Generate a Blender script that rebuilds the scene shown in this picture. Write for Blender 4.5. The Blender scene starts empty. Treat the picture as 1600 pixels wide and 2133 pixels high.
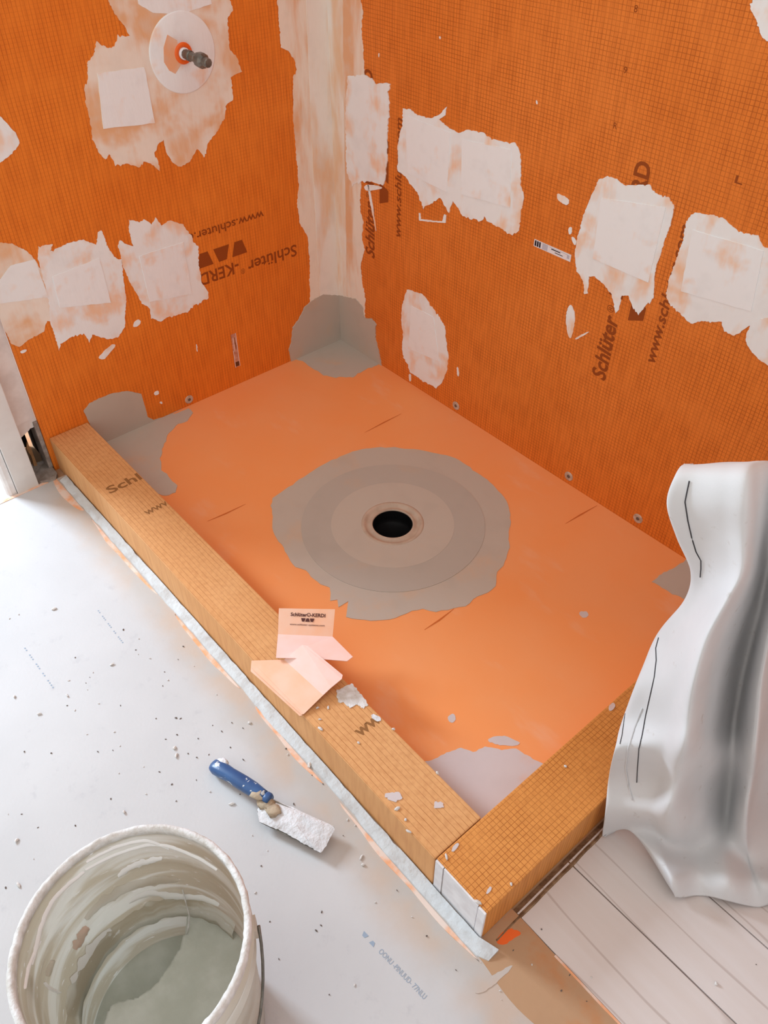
import bpy, bmesh, math, random
from mathutils import Vector, Matrix, noise
from mathutils.geometry import tessellate_polygon
from mathutils.bvhtree import BVHTree

sc = bpy.context.scene
COL = sc.collection

# ------------------------------------------------------------------ camera
RIGHT = Vector((-0.7569790475, 0.6534391057, 0.0002382705))
DOWN = Vector((0.4442775521, 0.5149423627, -0.7331110556))
FWD = Vector((-0.4791661281, -0.5548438504, -0.6801089055))
CAM = Vector((1.5169474057, 1.9859494904, 1.4953645649))
FPX = 1707.3489
cd = bpy.data.cameras.new('camera')
cam = bpy.data.objects.new('camera', cd)
COL.objects.link(cam)
cd.sensor_fit = 'VERTICAL'
cd.sensor_height = 36.0
cd.sensor_width = 27.0
cd.lens = FPX / 2133.0 * 36.0
cd.clip_start = 0.02
mw = Matrix.Identity(4)
for r in range(3):
    mw[r][0] = RIGHT[r]
    mw[r][1] = -DOWN[r]
    mw[r][2] = -FWD[r]
    mw[r][3] = CAM[r]
cam.matrix_world = mw
sc.camera = cam

# ------------------------------------------------------------------ light
sc.view_settings.view_transform = 'Standard'
sc.view_settings.look = 'None'
sc.view_settings.exposure = 0.14
sc.view_settings.gamma = 1.0
sc.view_settings.use_curve_mapping = False
w = bpy.data.worlds.new('world')
sc.world = w
w.use_nodes = True
w.node_tree.nodes['Background'].inputs[0].default_value = (1.0, 0.965, 0.915, 1)
w.node_tree.nodes['Background'].inputs[1].default_value = 0.98


def area(name, loc, target, sx, sy, power, color):
    l = bpy.data.lights.new(name, 'AREA')
    l.shape = 'RECTANGLE'
    l.size = sx
    l.size_y = sy
    l.energy = power
    l.color = color
    o = bpy.data.objects.new(name, l)
    COL.objects.link(o)
    o.location = loc
    o.rotation_euler = (Vector(target) - Vector(loc)).to_track_quat('-Z', 'Y').to_euler()
    return o


# daylight from the window of the next room, coming through the doorway
area('window_daylight', (1.85, -1.45, 1.55), (1.2, 1.0, 0.0), 0.60, 0.8, 92, (0.72, 0.86, 1.0))

# ------------------------------------------------------------------ measures
F = -0.0132          # floor level (tray edge is 0)
H = 0.0915           # curb top
W = 0.9228           # inner face of long curb
CW = 0.115           # curb width
L = 1.5662           # inner face of short curb
LE = L + 0.122       # outer face of short curb
XE = W + CW          # outer face of long curb
DR = Vector((0.472, 0.811, 0))


def tray_z(x, y):
    u = min(x / DR.x, (W - x) / (W - DR.x), y / DR.y, (L - y) / (L - DR.y))
    return -0.007 * max(0.0, min(1.0, u))


def ray(px):
    return (RIGHT * ((px[0] - 800.0) / FPX) + DOWN * ((px[1] - 1066.5) / FPX) + FWD)


def hit(px, axis, val):
    d = ray(px)
    return CAM + d * ((val - CAM[axis]) / d[axis])


def on(surf, px, off=0.0):
    if surf == 'L':
        return hit(px, 1, off)
    if surf == 'R':
        return hit(px, 0, off)
    if surf == 'C':
        return hit(px, 2, H + off)
    if surf == 'F':
        return hit(px, 2, F + off)
    if surf == 'T':
        z = 0.0
        for _ in range(4):
            p = hit(px, 2, z + off)
            z = tray_z(p.x, p.y)
        return Vector((p.x, p.y, z + off))
    raise ValueError(surf)


# ------------------------------------------------------------------ materials
def srgb(r, g, b):
    def f(c):
        c /= 255.0
        return c / 12.92 if c <= 0.04045 else ((c + 0.055) / 1.055) ** 2.4
    return (f(r), f(g), f(b), 1.0)


class NT:
    def __init__(self, name):
        self.m = bpy.data.materials.new(name)
        self.m.use_nodes = True
        self.t = self.m.node_tree
        self.b = self.t.nodes['Principled BSDF']
        self.tc = self.n('ShaderNodeTexCoord')

    def n(self, ty, **kw):
        nd = self.t.nodes.new(ty)
        for k, v in kw.items():
            setattr(nd, k, v)
        return nd

    def l(self, a, b):
        self.t.links.new(a, b)

    def put(self, inp, v):
        if isinstance(v, bpy.types.NodeSocket):
            self.l(v, inp)
        else:
            inp.default_value = v

    def math(self, op, a, b=0.0, c=0.0):
        nd = self.n('ShaderNodeMath', operation=op)
        self.put(nd.inputs[0], a)
        self.put(nd.inputs[1], b)
        self.put(nd.inputs[2], c)
        return nd.outputs[0]

    def smooth(self, v, a, b, lo=0.0, hi=1.0):
        nd = self.n('ShaderNodeMapRange', interpolation_type='SMOOTHSTEP')
        self.put(nd.inputs[0], v)
        nd.inputs[1].default_value = a
        nd.inputs[2].default_value = b
        nd.inputs[3].default_value = lo
        nd.inputs[4].default_value = hi
        return nd.outputs[0]

    def coords(self, scale=(1, 1, 1)):
        mp = self.n('ShaderNodeMapping')
        self.l(self.tc.outputs['Object'], mp.inputs[0])
        mp.inputs['Scale'].default_value = scale
        return mp.outputs[0]

    def noise(self, scale, detail=3.0, rough=0.55, stretch=(1, 1, 1), rnd=False, dist=0.0):
        nd = self.n('ShaderNodeTexNoise', noise_dimensions='4D')
        self.l(self.coords(stretch), nd.inputs['Vector'])
        nd.inputs['Scale'].default_value = scale
        nd.inputs['Detail'].default_value = detail
        nd.inputs['Roughness'].default_value = rough
        nd.inputs['Distortion'].default_value = dist
        if rnd:
            oi = self.n('ShaderNodeObjectInfo')
            self.l(self.math('MULTIPLY', oi.outputs['Random'], 37.0), nd.inputs['W'])
        return nd.outputs[0]

    def mix(self, f, a, b, blend='MIX'):
        nd = self.n('ShaderNodeMix', data_type='RGBA', blend_type=blend)
        self.put(nd.inputs[0], f)
        self.put(nd.inputs[6], a)
        self.put(nd.inputs[7], b)
        return nd.outputs[2]

    def bump(self, h, dist=0.001, strength=1.0):
        nd = self.n('ShaderNodeBump')
        nd.inputs['Strength'].default_value = strength
        nd.inputs['Distance'].default_value = dist
        self.l(h, nd.inputs['Height'])
        self.l(nd.outputs[0], self.b.inputs['Normal'])

    def fin(self, col, rough=0.8, spec=0.3, metal=0.0):
        self.put(self.b.inputs['Base Color'], col)
        self.put(self.b.inputs['Roughness'], rough)
        self.b.inputs['Specular IOR Level'].default_value = spec
        self.b.inputs['Metallic'].default_value = metal
        return self.m


def translucent(t, col, amount):
    tr_ = t.n('ShaderNodeBsdfTranslucent')
    t.put(tr_.inputs[0], col)
    mx = t.n('ShaderNodeMixShader')
    mx.inputs[0].default_value = amount
    out_ = [n_ for n_ in t.t.nodes if n_.type == 'OUTPUT_MATERIAL'][0]
    t.l(t.b.outputs[0], mx.inputs[1])
    t.l(tr_.outputs[0], mx.inputs[2])
    t.l(mx.outputs[0], out_.inputs['Surface'])


def plain(name, col, rough=0.7, spec=0.3, metal=0.0, var=0.0, scale=20.0, col2=None, bump=0.0, bscale=200.0):
    t = NT(name)
    c = col
    if var > 0:
        c2 = col2 or tuple(x * 0.7 for x in col[:3]) + (1,)
        c = t.mix(t.smooth(t.noise(scale, 4, rnd=True), 0.5 - var, 0.5 + var), c2, col)
    if bump:
        t.bump(t.noise(bscale, 3), bump)
    return t.fin(c, rough, spec, metal)


def membrane(name, c1, c2, line, cell, wts, lw=0.07, rough=0.62, strength=0.75, fleece=0.0):
    """orange waterproofing board with its printed grid of thin lines"""
    t = NT(name)
    base = t.mix(t.smooth(t.noise(3.5, 4), 0.3, 0.7), c1, c2)
    base = t.mix(t.math('MULTIPLY', t.smooth(t.noise(90, 2, stretch=(1, 1, 0.12)), 0.35, 0.75), 0.25), base, line)
    wob = t.n('ShaderNodeTexNoise')
    t.l(t.coords(), wob.inputs['Vector'])
    wob.inputs['Scale'].default_value = 9.0
    add = t.n('ShaderNodeVectorMath', operation='MULTIPLY_ADD')
    t.l(wob.outputs['Color'], add.inputs[0])
    add.inputs[1].default_value = (0.004, 0.004, 0.004)
    t.l(t.coords(), add.inputs[2])
    sep = t.n('ShaderNodeSeparateXYZ')
    t.l(add.outputs[0], sep.inputs[0])
    geo = t.n('ShaderNodeNewGeometry')
    sn = t.n('ShaderNodeSeparateXYZ')
    t.l(geo.outputs['True Normal'], sn.inputs[0])
    total = None
    for i in range(3):
        s = t.math('FRACT', t.math('MULTIPLY', sep.outputs[i], 1.0 / cell))
        dist = t.math('ABSOLUTE', t.math('SUBTRACT', s, 0.5))
        ln = t.smooth(dist, lw * 0.4, lw, 1.0, 0.0)
        side = t.math('LESS_THAN', t.math('ABSOLUTE', sn.outputs[i]), 0.5)
        ln = t.math('MULTIPLY', t.math('MULTIPLY', ln, side), wts[i])
        total = ln if total is None else t.math('MAXIMUM', total, ln)
    fade = t.smooth(t.noise(14, 3), 0.3, 0.65, 0.35, 1.0)
    msk = t.math('MULTIPLY', t.math('MULTIPLY', total, fade), strength)
    col = t.mix(msk, base, line)
    hgt = t.math('MULTIPLY_ADD', total, -1.0, t.noise(400, 2))
    t.bump(hgt, 0.0004, 0.6)
    return t.fin(col, rough, 0.25)


def mortar(name, white, peach, amount, scale=13.0, rough=0.85, stroke=(1, 1, 1), bd=0.0008):
    """dried mortar wiped thin in places so the orange below shows through"""
    t = NT(name)
    n1 = t.noise(scale, 3, 0.5, stroke, True, 0.3)
    n2 = t.noise(scale * 6, 3, 0.6, (1, 1, 0.2), True)
    v = t.math('MULTIPLY_ADD', n2, 0.16, t.math('MULTIPLY', n1, 0.84))
    f = t.smooth(v, amount - 0.09, amount + 0.12)
    c = t.mix(f, peach, white)
    n3 = t.smooth(t.noise(scale * 1.7, 2, 0.5, (1, 1, 1), True), 0.5, 0.72)
    c = t.mix(t.math('MULTIPLY', n3, 0.35), c, tuple(x * 0.88 for x in white[:3]) + (1,))
    t.bump(t.math('ADD', n2, t.noise(60, 4, 0.6, (1, 1, 0.3), True)), bd, 0.7)
    return t.fin(c, rough, 0.2)


M = {}
M['wallL'] = membrane('orange_board_left', srgb(238, 136, 46), srgb(232, 126, 38), srgb(168, 70, 12), 0.0092, (1.0, 1.0, 0.35), 0.10, strength=0.6)
M['wallR'] = membrane('orange_board_right', srgb(234, 134, 54), srgb(228, 126, 44), srgb(152, 66, 10), 0.0092, (1.0, 1.0, 0.8), 0.085)
M['curbL'] = membrane('curb_board_long', srgb(220, 166, 112), srgb(212, 154, 98), srgb(160, 92, 42), 0.0105, (1.0, 0.03, 0.05), 0.06, strength=0.8)
M['curbS'] = membrane('curb_board_short', srgb(220, 150, 80), srgb(212, 140, 68), srgb(150, 78, 24), 0.0092, (1.0, 1.0, 0.1), 0.075, strength=0.8)

t = NT('orange_fleece_tray')
c = t.mix(t.smooth(t.noise(3.2, 4), 0.3, 0.7), srgb(246, 158, 94), srgb(244, 164, 106))
c = t.mix(t.math('MULTIPLY', t.smooth(t.noise(9, 4, 0.6, (1, 0.4, 1)), 0.56, 0.72), 0.30), c, srgb(238, 194, 166))
t.bump(t.noise(500, 2), 0.0003, 0.5)
M['tray'] = t.fin(c, 0.8, 0.2)

M['mw'] = mortar('mortar_white', srgb(238, 241, 242), srgb(240, 200, 168), 0.42)
M['mp'] = mortar('mortar_thin', srgb(238, 228, 216), srgb(230, 182, 140), 0.47, 11.0)
M['mv'] = mortar('mortar_vertical_strokes', srgb(238, 226, 212), srgb(228, 178, 138), 0.47, 16.0, stroke=(1, 1, 0.22))
M['mtape'] = mortar('mortar_on_tape', srgb(238, 232, 224), srgb(232, 196, 162), 0.44, 13.0, stroke=(1, 1, 0.3))
M['msq'] = mortar('mortar_on_square', srgb(240, 243, 245), srgb(240, 206, 180), 0.34, 15.0)
M['mg'] = mortar('mortar_grey', srgb(190, 180, 168), srgb(202, 174, 148), 0.34, 7.0, bd=0.0004)
M['mg2'] = mortar('mortar_grey_collar', srgb(182, 174, 164), srgb(192, 172, 152), 0.34, 7.0, bd=0.0004)
M['mg3'] = mortar('mortar_grey_centre', srgb(192, 182, 170), srgb(200, 180, 160), 0.36, 7.0, bd=0.0003)
M['mpale'] = mortar('mortar_pale_grey', srgb(206, 196, 196), srgb(220, 176, 152), 0.36, 9.0, bd=0.0004)
M['mstrip'] = mortar('mortar_strip_white', srgb(204, 208, 210), srgb(184, 182, 180), 0.42, 20.0, bd=0.002)
M['print'] = plain('brown_print', srgb(148, 70, 16), 0.7)
M['printg'] = plain('brown_print_on_curb', srgb(142, 96, 52), 0.7)
M['ink'] = plain('dark_print', srgb(86, 44, 40), 0.6)
M['floorink'] = plain('faint_blue_print', srgb(150, 166, 184), 0.7)
M['foam'] = plain('white_foam', srgb(232, 232, 234), 0.8, var=0.2, scale=40, col2=srgb(218, 216, 218))
M['seam'] = plain('dark_seam', srgb(70, 50, 40), 0.9)
M['crease'] = plain('tray_crease', srgb(206, 108, 48), 0.85)
M['trim'] = plain('painted_trim', srgb(226, 224, 220), 0.45, 0.4, var=0.15, scale=8, col2=srgb(214, 210, 206))
M['drywall'] = plain('bare_drywall', srgb(240, 237, 234), 0.85, var=0.18, scale=16, col2=srgb(222, 216, 212), bump=0.0006, bscale=80)
M['dusty'] = plain('dusty_grey_edge', srgb(176, 168, 162), 0.9, var=0.2, scale=40, col2=srgb(132, 122, 114), bump=0.001, bscale=120)
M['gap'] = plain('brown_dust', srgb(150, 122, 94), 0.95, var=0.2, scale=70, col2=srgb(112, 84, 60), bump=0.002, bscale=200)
M['dark'] = plain('cavity_shade', srgb(40, 32, 28), 0.95)  # near black stands in for the shade inside the wall hole
M['wood'] = plain('splintered_wood', srgb(198, 150, 104), 0.8, var=0.2, scale=60)
M['black'] = plain('black_plastic', srgb(16, 16, 18), 0.35, 0.5)
M['ring'] = plain('drain_ring', srgb(196, 176, 158), 0.6, var=0.2, scale=30, col2=srgb(178, 158, 140))
M['steel'] = plain('dull_grey_metal', srgb(128, 124, 116), 0.38, 0.5, 0.55, var=0.2, scale=60, col2=srgb(96, 94, 88))
M['whitepl'] = plain('white_plastic', srgb(236, 236, 240), 0.35, 0.5)
M['orangerub'] = plain('orange_rubber', srgb(240, 104, 30), 0.5, 0.4)
M['washer'] = plain('grey_washer', srgb(206, 186, 170), 0.6, var=0.2, scale=90, col2=srgb(176, 150, 130))
M['screw'] = plain('screw_head', srgb(110, 96, 86), 0.4, 0.5, 0.3)
M['stick'] = plain('sticker_white', srgb(232, 226, 228), 0.5)
M['stickgrey'] = plain('sticker_grey_print', srgb(190, 186, 196), 0.5)
M['stickpink'] = plain('sticker_pink', srgb(222, 170, 146), 0.5, var=0.25, scale=60, col2=srgb(178, 112, 84))
M['stickink'] = plain('sticker_black', srgb(36, 32, 44), 0.5)
M['stickbrown'] = plain('sticker_brown', srgb(104, 60, 32), 0.5)

# floor materials
t = NT('white_backer_board')
c = t.mix(t.smooth(t.noise(2.4, 4), 0.35, 0.7), srgb(194, 194, 195), srgb(203, 203, 204))
c = t.mix(t.math('MULTIPLY', t.smooth(t.noise(26, 4, 0.65), 0.58, 0.75), 0.35), c, srgb(172, 172, 177))
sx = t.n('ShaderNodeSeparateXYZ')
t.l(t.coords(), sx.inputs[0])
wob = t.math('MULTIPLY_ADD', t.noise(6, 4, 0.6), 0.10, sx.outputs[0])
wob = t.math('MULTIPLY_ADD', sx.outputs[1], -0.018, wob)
hz = t.smooth(wob, 1.115, 1.20, 1.0, 0.0)  # beige towards the curb: mortar haze with the jamb's soft shade painted in
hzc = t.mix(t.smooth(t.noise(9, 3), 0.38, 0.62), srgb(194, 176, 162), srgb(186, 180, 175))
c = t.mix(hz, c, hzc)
t.bump(t.noise(160, 4), 0.0006, 0.5)
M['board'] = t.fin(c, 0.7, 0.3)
M['haze'] = mortar('beige_haze', srgb(186, 180, 175), srgb(194, 176, 162), 0.42, 8.0, bd=0.0004)
M['haze2'] = mortar('peach_haze', srgb(232, 200, 178), srgb(238, 176, 134), 0.46, 14.0, bd=0.0004)
M['bare'] = mortar('tan_subfloor_shaded', srgb(182, 146, 114), srgb(190, 128, 82), 0.42, 10.0, bd=0.0004)  # tan subfloor, darkened to carry the shade beside the curb end
M['oline'] = plain('orange_edge', srgb(234, 168, 124), 0.8, var=0.12, scale=26, col2=srgb(228, 208, 196))
t = NT('pale_plank')
nz = t.noise(5.0, 3, 0.5, (6.0, 0.5, 1.0), True, 0.6)
wv = t.n('ShaderNodeTexWave', wave_type='BANDS', bands_direction='X')
t.l(t.coords((1, 0.10, 1)), wv.inputs['Vector'])
wv.inputs['Scale'].default_value = 5.0
wv.inputs['Distortion'].default_value = 9.0
wv.inputs['Detail'].default_value = 3.0
wv.inputs['Detail Scale'].default_value = 1.6
g = t.smooth(wv.outputs['Fac'], 0.0, 0.025, 1.0, 0.0)
c = t.mix(t.smooth(nz, 0.3, 0.7), srgb(212, 202, 197), srgb(216, 208, 205))
c = t.mix(t.math('MULTIPLY', g, 0.5), c, srgb(168, 150, 142))
t.bump(t.noise(200, 3, 0.5, (4, 0.4, 1)), 0.0003, 0.4)
M['plank'] = t.fin(c, 0.6, 0.35)

# scraps, knife, bucket, cloth
M['scrap'] = plain('peach_fleece', srgb(240, 184, 150), 0.85, var=0.2, scale=18, col2=srgb(238, 196, 172))
M['scrap2'] = plain('peach_fleece_lit', srgb(238, 196, 182), 0.85, var=0.2, scale=18, col2=srgb(236, 204, 196))  # lighter copy of the fleece, window light put into the colour
t = NT('blue_handle')
s = t.smooth(t.noise(55, 3, 0.6), 0.60, 0.64)
c = t.mix(s, t.mix(t.noise(30, 2), srgb(30, 62, 110), srgb(62, 104, 156)), srgb(206, 210, 212))
M['blue'] = t.fin(c, 0.35, 0.5)
M['kmort'] = plain('knife_mortar', srgb(226, 228, 232), 0.75, var=0.2, scale=60, col2=srgb(204, 204, 206), bump=0.003, bscale=140)
M['tanm'] = plain('dried_tan_mortar', srgb(190, 172, 148), 0.8, var=0.2, scale=80, bump=0.002, bscale=120)

t = NT('bucket_plastic')
c = t.mix(t.smooth(t.noise(7, 3, 0.5, (1, 1, 3)), 0.35, 0.7), srgb(216, 206, 192), srgb(226, 222, 214))
M['bucket'] = t.fin(c, 0.35, 0.5)
translucent(t, srgb(244, 242, 238), 0.5)
t = NT('bucket_inside_smears')
nA = t.noise(6, 3, 0.5, (1, 1, 4.5), False, 0.8)
nB = t.noise(36, 4, 0.6, (1, 1, 3.0), False, 0.4)
c = t.mix(t.smooth(nA, 0.42, 0.60), srgb(206, 198, 180), srgb(236, 237, 232))
c = t.mix(t.smooth(nB, 0.62, 0.68), c, srgb(246, 247, 247))
t.bump(t.math('ADD', nA, nB), 0.003, 0.6)
M['bucketin'] = t.fin(c, 0.32, 0.5)
translucent(t, c, 0.4)
t = NT('wet_grey_mortar')
c = t.mix(t.smooth(t.noise(16, 4), 0.35, 0.7), srgb(196, 200, 190), srgb(216, 219, 212))
t.bump(t.noise(60, 5, 0.6), 0.002, 0.6)
M['wet'] = t.fin(c, 0.5, 0.4)
M['smearw'] = plain('fresh_white_smear', srgb(250, 251, 252), 0.5, 0.5)
M['pinkm'] = plain('pinkish_mortar', srgb(228, 196, 180), 0.6, var=0.25, scale=50, col2=srgb(216, 200, 186))
M['rimm'] = plain('rim_mortar', srgb(232, 234, 236), 0.7, var=0.22, scale=70, col2=srgb(202, 198, 192), bump=0.002, bscale=160)
t = NT('canvas_cloth')
c = t.mix(t.smooth(t.noise(5, 4), 0.3, 0.7), srgb(202, 202, 203), srgb(212, 212, 213))
c = t.mix(t.math('MULTIPLY', t.smooth(t.noise(40, 4, 0.6), 0.62, 0.74), 0.5), c, srgb(170, 158, 148))
t.bump(t.noise(900, 2), 0.0003, 0.5)
M['cloth'] = t.fin(c, 0.9, 0.1)
M['thread'] = plain('dark_thread', srgb(52, 50, 54), 0.9)
M['crumbw'] = plain('white_crumb', srgb(226, 222, 218), 0.9, var=0.2, scale=200)
M['crumbd'] = plain('dark_crumb', srgb(112, 100, 94), 0.9, var=0.2, scale=200)


# ------------------------------------------------------------------ object helpers
def tag(o, label=None, cat=None, group=None, kind=None):
    if label:
        o['label'] = label
    if cat:
        o['category'] = cat
    if group:
        o['group'] = group
    if kind:
        o['kind'] = kind
    return o


def wloc(o):
    p = Vector((0, 0, 0))
    while o is not None:
        p += o.location
        o = o.parent
    return p


def obj(name, verts, faces, mat, parent=None, smooth=False, origin=None):
    """one mesh object from world-space points"""
    if parent is not None:
        base = wloc(parent)
    else:
        base = Vector(origin) if origin is not None else Vector((0, 0, 0))
    me = bpy.data.meshes.new(name)
    me.from_pydata([tuple(Vector(v) - base) for v in verts], [], faces)
    bm = bmesh.new()
    bm.from_mesh(me)
    bmesh.ops.recalc_face_normals(bm, faces=bm.faces)
    bm.to_mesh(me)
    bm.free()
    if smooth:
        for p in me.polygons:
            p.use_smooth = True
    me.materials.append(M[mat])
    o = bpy.data.objects.new(name, me)
    COL.objects.link(o)
    if parent is not None:
        o.parent = parent
    else:
        o.location = base
    return o


def empty(name, loc):
    o = bpy.data.objects.new(name, None)
    o.empty_display_size = 0.05
    COL.objects.link(o)
    o.location = loc
    return o


def box_vf(a, b):
    x0, y0, z0 = a
    x1, y1, z1 = b
    v = [(x0, y0, z0), (x1, y0, z0), (x1, y1, z0), (x0, y1, z0), (x0, y0, z1), (x1, y0, z1), (x1, y1, z1), (x0, y1, z1)]
    f = [(0, 3, 2, 1), (4, 5, 6, 7), (0, 1, 5, 4), (1, 2, 6, 5), (2, 3, 7, 6), (3, 0, 4, 7)]
    return v, f


def box(name, a, b, mat, parent=None, bevel=0.0, origin=None):
    v, f = box_vf(a, b)
    o = obj(name, v, f, mat, parent, origin=origin)
    if bevel:
        bm = bmesh.new()
        bm.from_mesh(o.data)
        bmesh.ops.bevel(bm, geom=list(bm.edges), offset=bevel, segments=2, profile=0.6, affect='EDGES')
        bm.to_mesh(o.data)
        bm.free()
    return o


def ragged(pts, amp=2.5, step=5.0, seed=0, closed=True, torn=0.0):
    """roughen an outline the way a trowel leaves it"""
    rnd = random.Random(seed)
    out = []
    if closed and len(pts) < 9:
        for _ in range(2):
            q_ = []
            for i in range(len(pts)):
                a, b = Vector(pts[i]).to_2d(), Vector(pts[(i + 1) % len(pts)]).to_2d()
                q_ += [a * 0.75 + b * 0.25, a * 0.25 + b * 0.75]
            pts = q_
    n = len(pts)
    s = 0.0
    for i in range(n if closed else n - 1):
        a = Vector(pts[i]).to_2d()
        b = Vector(pts[(i + 1) % n]).to_2d()
        d = b - a
        ln = max(d.length, 1e-6)
        nrm = Vector((-d.y, d.x)) / ln
        k = max(1, int(ln / step))
        for j in range(k):
            q = a + d * (j / k)
            s += ln / k
            o = noise.noise(Vector((s * 0.05, seed * 7.3, 0))) * amp * 0.8 + noise.noise(Vector((s * 0.21, seed * 3.1, 4))) * amp * 0.8
            o += (rnd.random() - 0.5) * amp * 0.85
            q2 = q + nrm * o
            if torn and rnd.random() < 0.12:
                q2.y += rnd.random() * torn
            out.append((q2.x, q2.y))
    return out


def plate(name, pts3_lo, pts3_hi, mat, parent, origin=None):
    n = len(pts3_lo)
    tris = tessellate_polygon([[Vector(p) for p in pts3_hi]])
    v = list(pts3_lo) + list(pts3_hi)
    f = []
    for tr in tris:
        f.append(tuple(n + i for i in tr))
        f.append(tuple(reversed(tr)))
    for i in range(n):
        j = (i + 1) % n
        f.append((i, j, n + j, n + i))
    return obj(name, v, f, mat, parent, origin=origin)


def patch(name, surf, pts, mat, parent, th=0.0014, lo=0.0, amp=2.5, step=5.0, seed=1, torn=0.0, label=None, raw=False):
    if name in ('membrane_square', 'seam_tape'):
        pp = ragged(pts + [pts[0]], amp, step, seed, closed=False)
    else:
        pp = ragged(pts, amp, min(step, 3.5), seed, torn=torn)
    a = [on(surf, p) for p in pp]
    nrm = {'L': Vector((0, 1, 0)), 'R': Vector((1, 0, 0))}.get(surf, Vector((0, 0, 1)))
    o = plate(name, [p + nrm * lo for p in a], [p + nrm * th for p in a], mat, parent)
    if label:
        o['label'] = label
    return o


def lathe(name, prof, mat, parent, centre=(0, 0), axis='z', seg=64, smooth=True, close=False, base=(0, 0, 0)):
    """prof: list of (radius, height)"""
    v, f = [], []
    n = len(prof)
    for i in range(seg):
        a = 2 * math.pi * i / seg
        for r, h in prof:
            if axis == 'z':
                v.append((centre[0] + r * math.cos(a), centre[1] + r * math.sin(a), h))
            elif axis == 'y':
                v.append((base[0] + r * math.cos(a), base[1] + h, base[2] + r * math.sin(a)))
            else:
                v.append((base[0] + h, base[1] + r * math.cos(a), base[2] + r * math.sin(a)))
    for i in range(seg):
        j = (i + 1) % seg
        m = n if close else n - 1
        for k in range(m):
            k2 = (k + 1) % n
            f.append((i * n + k, j * n + k, j * n + k2, i * n + k2))
    return obj(name, v, f, mat, parent, smooth=smooth)


def tube(name, pts, rad, mat, parent, seg=8, origin=None):
    v, f = [], []
    pts = [Vector(p) for p in pts]
    for i, p in enumerate(pts):
        d = (pts[min(i + 1, len(pts) - 1)] - pts[max(i - 1, 0)]).normalized()
        up = Vector((0, 0, 1)) if abs(d.z) < 0.9 else Vector((1, 0, 0))
        a = d.cross(up).normalized()
        b = d.cross(a).normalized()
        r = rad[i] if isinstance(rad, (list, tuple)) else rad
        for k in range(seg):
            t_ = 2 * math.pi * k / seg
            v.append(p + a * (r * math.cos(t_)) + b * (r * math.sin(t_)))
    for i in range(len(pts) - 1):
        for k in range(seg):
            k2 = (k + 1) % seg
            f.append((i * seg + k, i * seg + k2, (i + 1) * seg + k2, (i + 1) * seg + k))
    f.append(tuple(range(seg)))
    f.append(tuple((len(pts) - 1) * seg + k for k in range(seg)))
    return obj(name, v, f, mat, parent, smooth=True, origin=origin)


def text_mesh(body, bold=0.0, shear=0.0):
    cu = bpy.data.curves.new('lettering', 'FONT')
    cu.body = body
    cu.size = 1.0
    cu.offset = bold
    cu.shear = shear
    cu.resolution_u = 3
    ob = bpy.data.objects.new('lettering', cu)
    COL.objects.link(ob)
    bpy.context.view_layer.update()
    dg = bpy.context.evaluated_depsgraph_get()
    me = bpy.data.meshes.new_from_object(ob.evaluated_get(dg))
    vs = [v.co.copy() for v in me.vertices]
    fs = [tuple(p.vertices) for p in me.polygons]
    bpy.data.objects.remove(ob)
    bpy.data.curves.remove(cu)
    bpy.data.meshes.remove(me)
    return vs, fs


def lettering(body, org, ex, ey, width, capref, mat, parent, bold=0.012, shear=0.0, off=None, name='printed_lettering', cut=None):
    """flat print; org = start of the baseline, ex / ey = reading and upward directions, capref = capital height"""
    vs, fs = text_mesh(body, bold, shear)
    if not vs:
        return None
    x0 = min(v.x for v in vs)
    x1 = max(v.x for v in vs)
    sx = width / (x1 - x0)
    sy = capref / 0.70
    ex, ey = Vector(ex), Vector(ey)
    off = off if off is not None else ex.cross(ey) * 0.0004
    pts = [Vector(org) + ex * ((v.x - x0) * sx) + ey * (v.y * sy) + Vector(off) for v in vs]
    if cut:
        keep = [f for f in fs if all(cut(pts[i]) for i in f)]
        fs = keep
    return obj(name, pts, fs, mat, parent)


def trapezoids(org, ex, ey, size, mat, parent, order='vav', name='printed_logo', gap=1.12, hgt=0.62):
    """the row of three trapezoids printed under the lettering"""
    ex, ey = Vector(ex), Vector(ey)
    nn = ex.cross(ey) * 0.0004
    v, f = [], []
    for i, k in enumerate(order):
        c0 = Vector(org) + ex * (i * size * gap)
        wide, narrow = size, size * 0.5
        b_, t_ = (narrow, wide) if k == 'v' else (wide, narrow)
        q = [c0 + ex * (-b_ / 2), c0 + ex * (b_ / 2), c0 + ex * (t_ / 2) + ey * size * hgt, c0 + ex * (-t_ / 2) + ey * size * hgt]
        s = len(v)
        v += [p + nn for p in q]
        f.append((s, s + 1, s + 2, s + 3))
    return obj(name, v, f, mat, parent)


# ------------------------------------------------------------------ the setting
v1, f1 = box_vf((W + 0.04, -2.2, F - 0.06), (3.4, 3.2, F - 0.006))
v2, f2 = box_vf((-0.02, L + 0.04, F - 0.06), (W + 0.04, 3.2, F - 0.006))
floor = tag(obj('floor', v1 + v2, f1 + [tuple(i + 8 for i in q) for q in f2], 'bare'), 'subfloor beside the orange shower', kind='structure')
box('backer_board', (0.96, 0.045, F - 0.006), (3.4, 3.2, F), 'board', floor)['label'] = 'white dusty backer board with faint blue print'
PL = [(0.819, 0.9585), (0.6765, 0.8165), (0.534, 0.674), (0.3915, 0.5315), (0.0, 0.389)]
for x0, x1 in PL:
    box('plank', (x0, LE + 0.012, F - 0.006), (x1, 3.2, F), 'plank', floor, bevel=0.0008)

wl = tag(box('wall_left', (0, -0.0125, F - 0.05), (1.050, 0, 2.2), 'wallL'), 'orange membrane board wall with shower valve', kind='structure')
wr = tag(box('wall_right', (-0.0125, -0.0125, F - 0.05), (0, 3.2, 2.2), 'wallR'), 'orange membrane board wall right of the taped corner', kind='structure')

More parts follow.
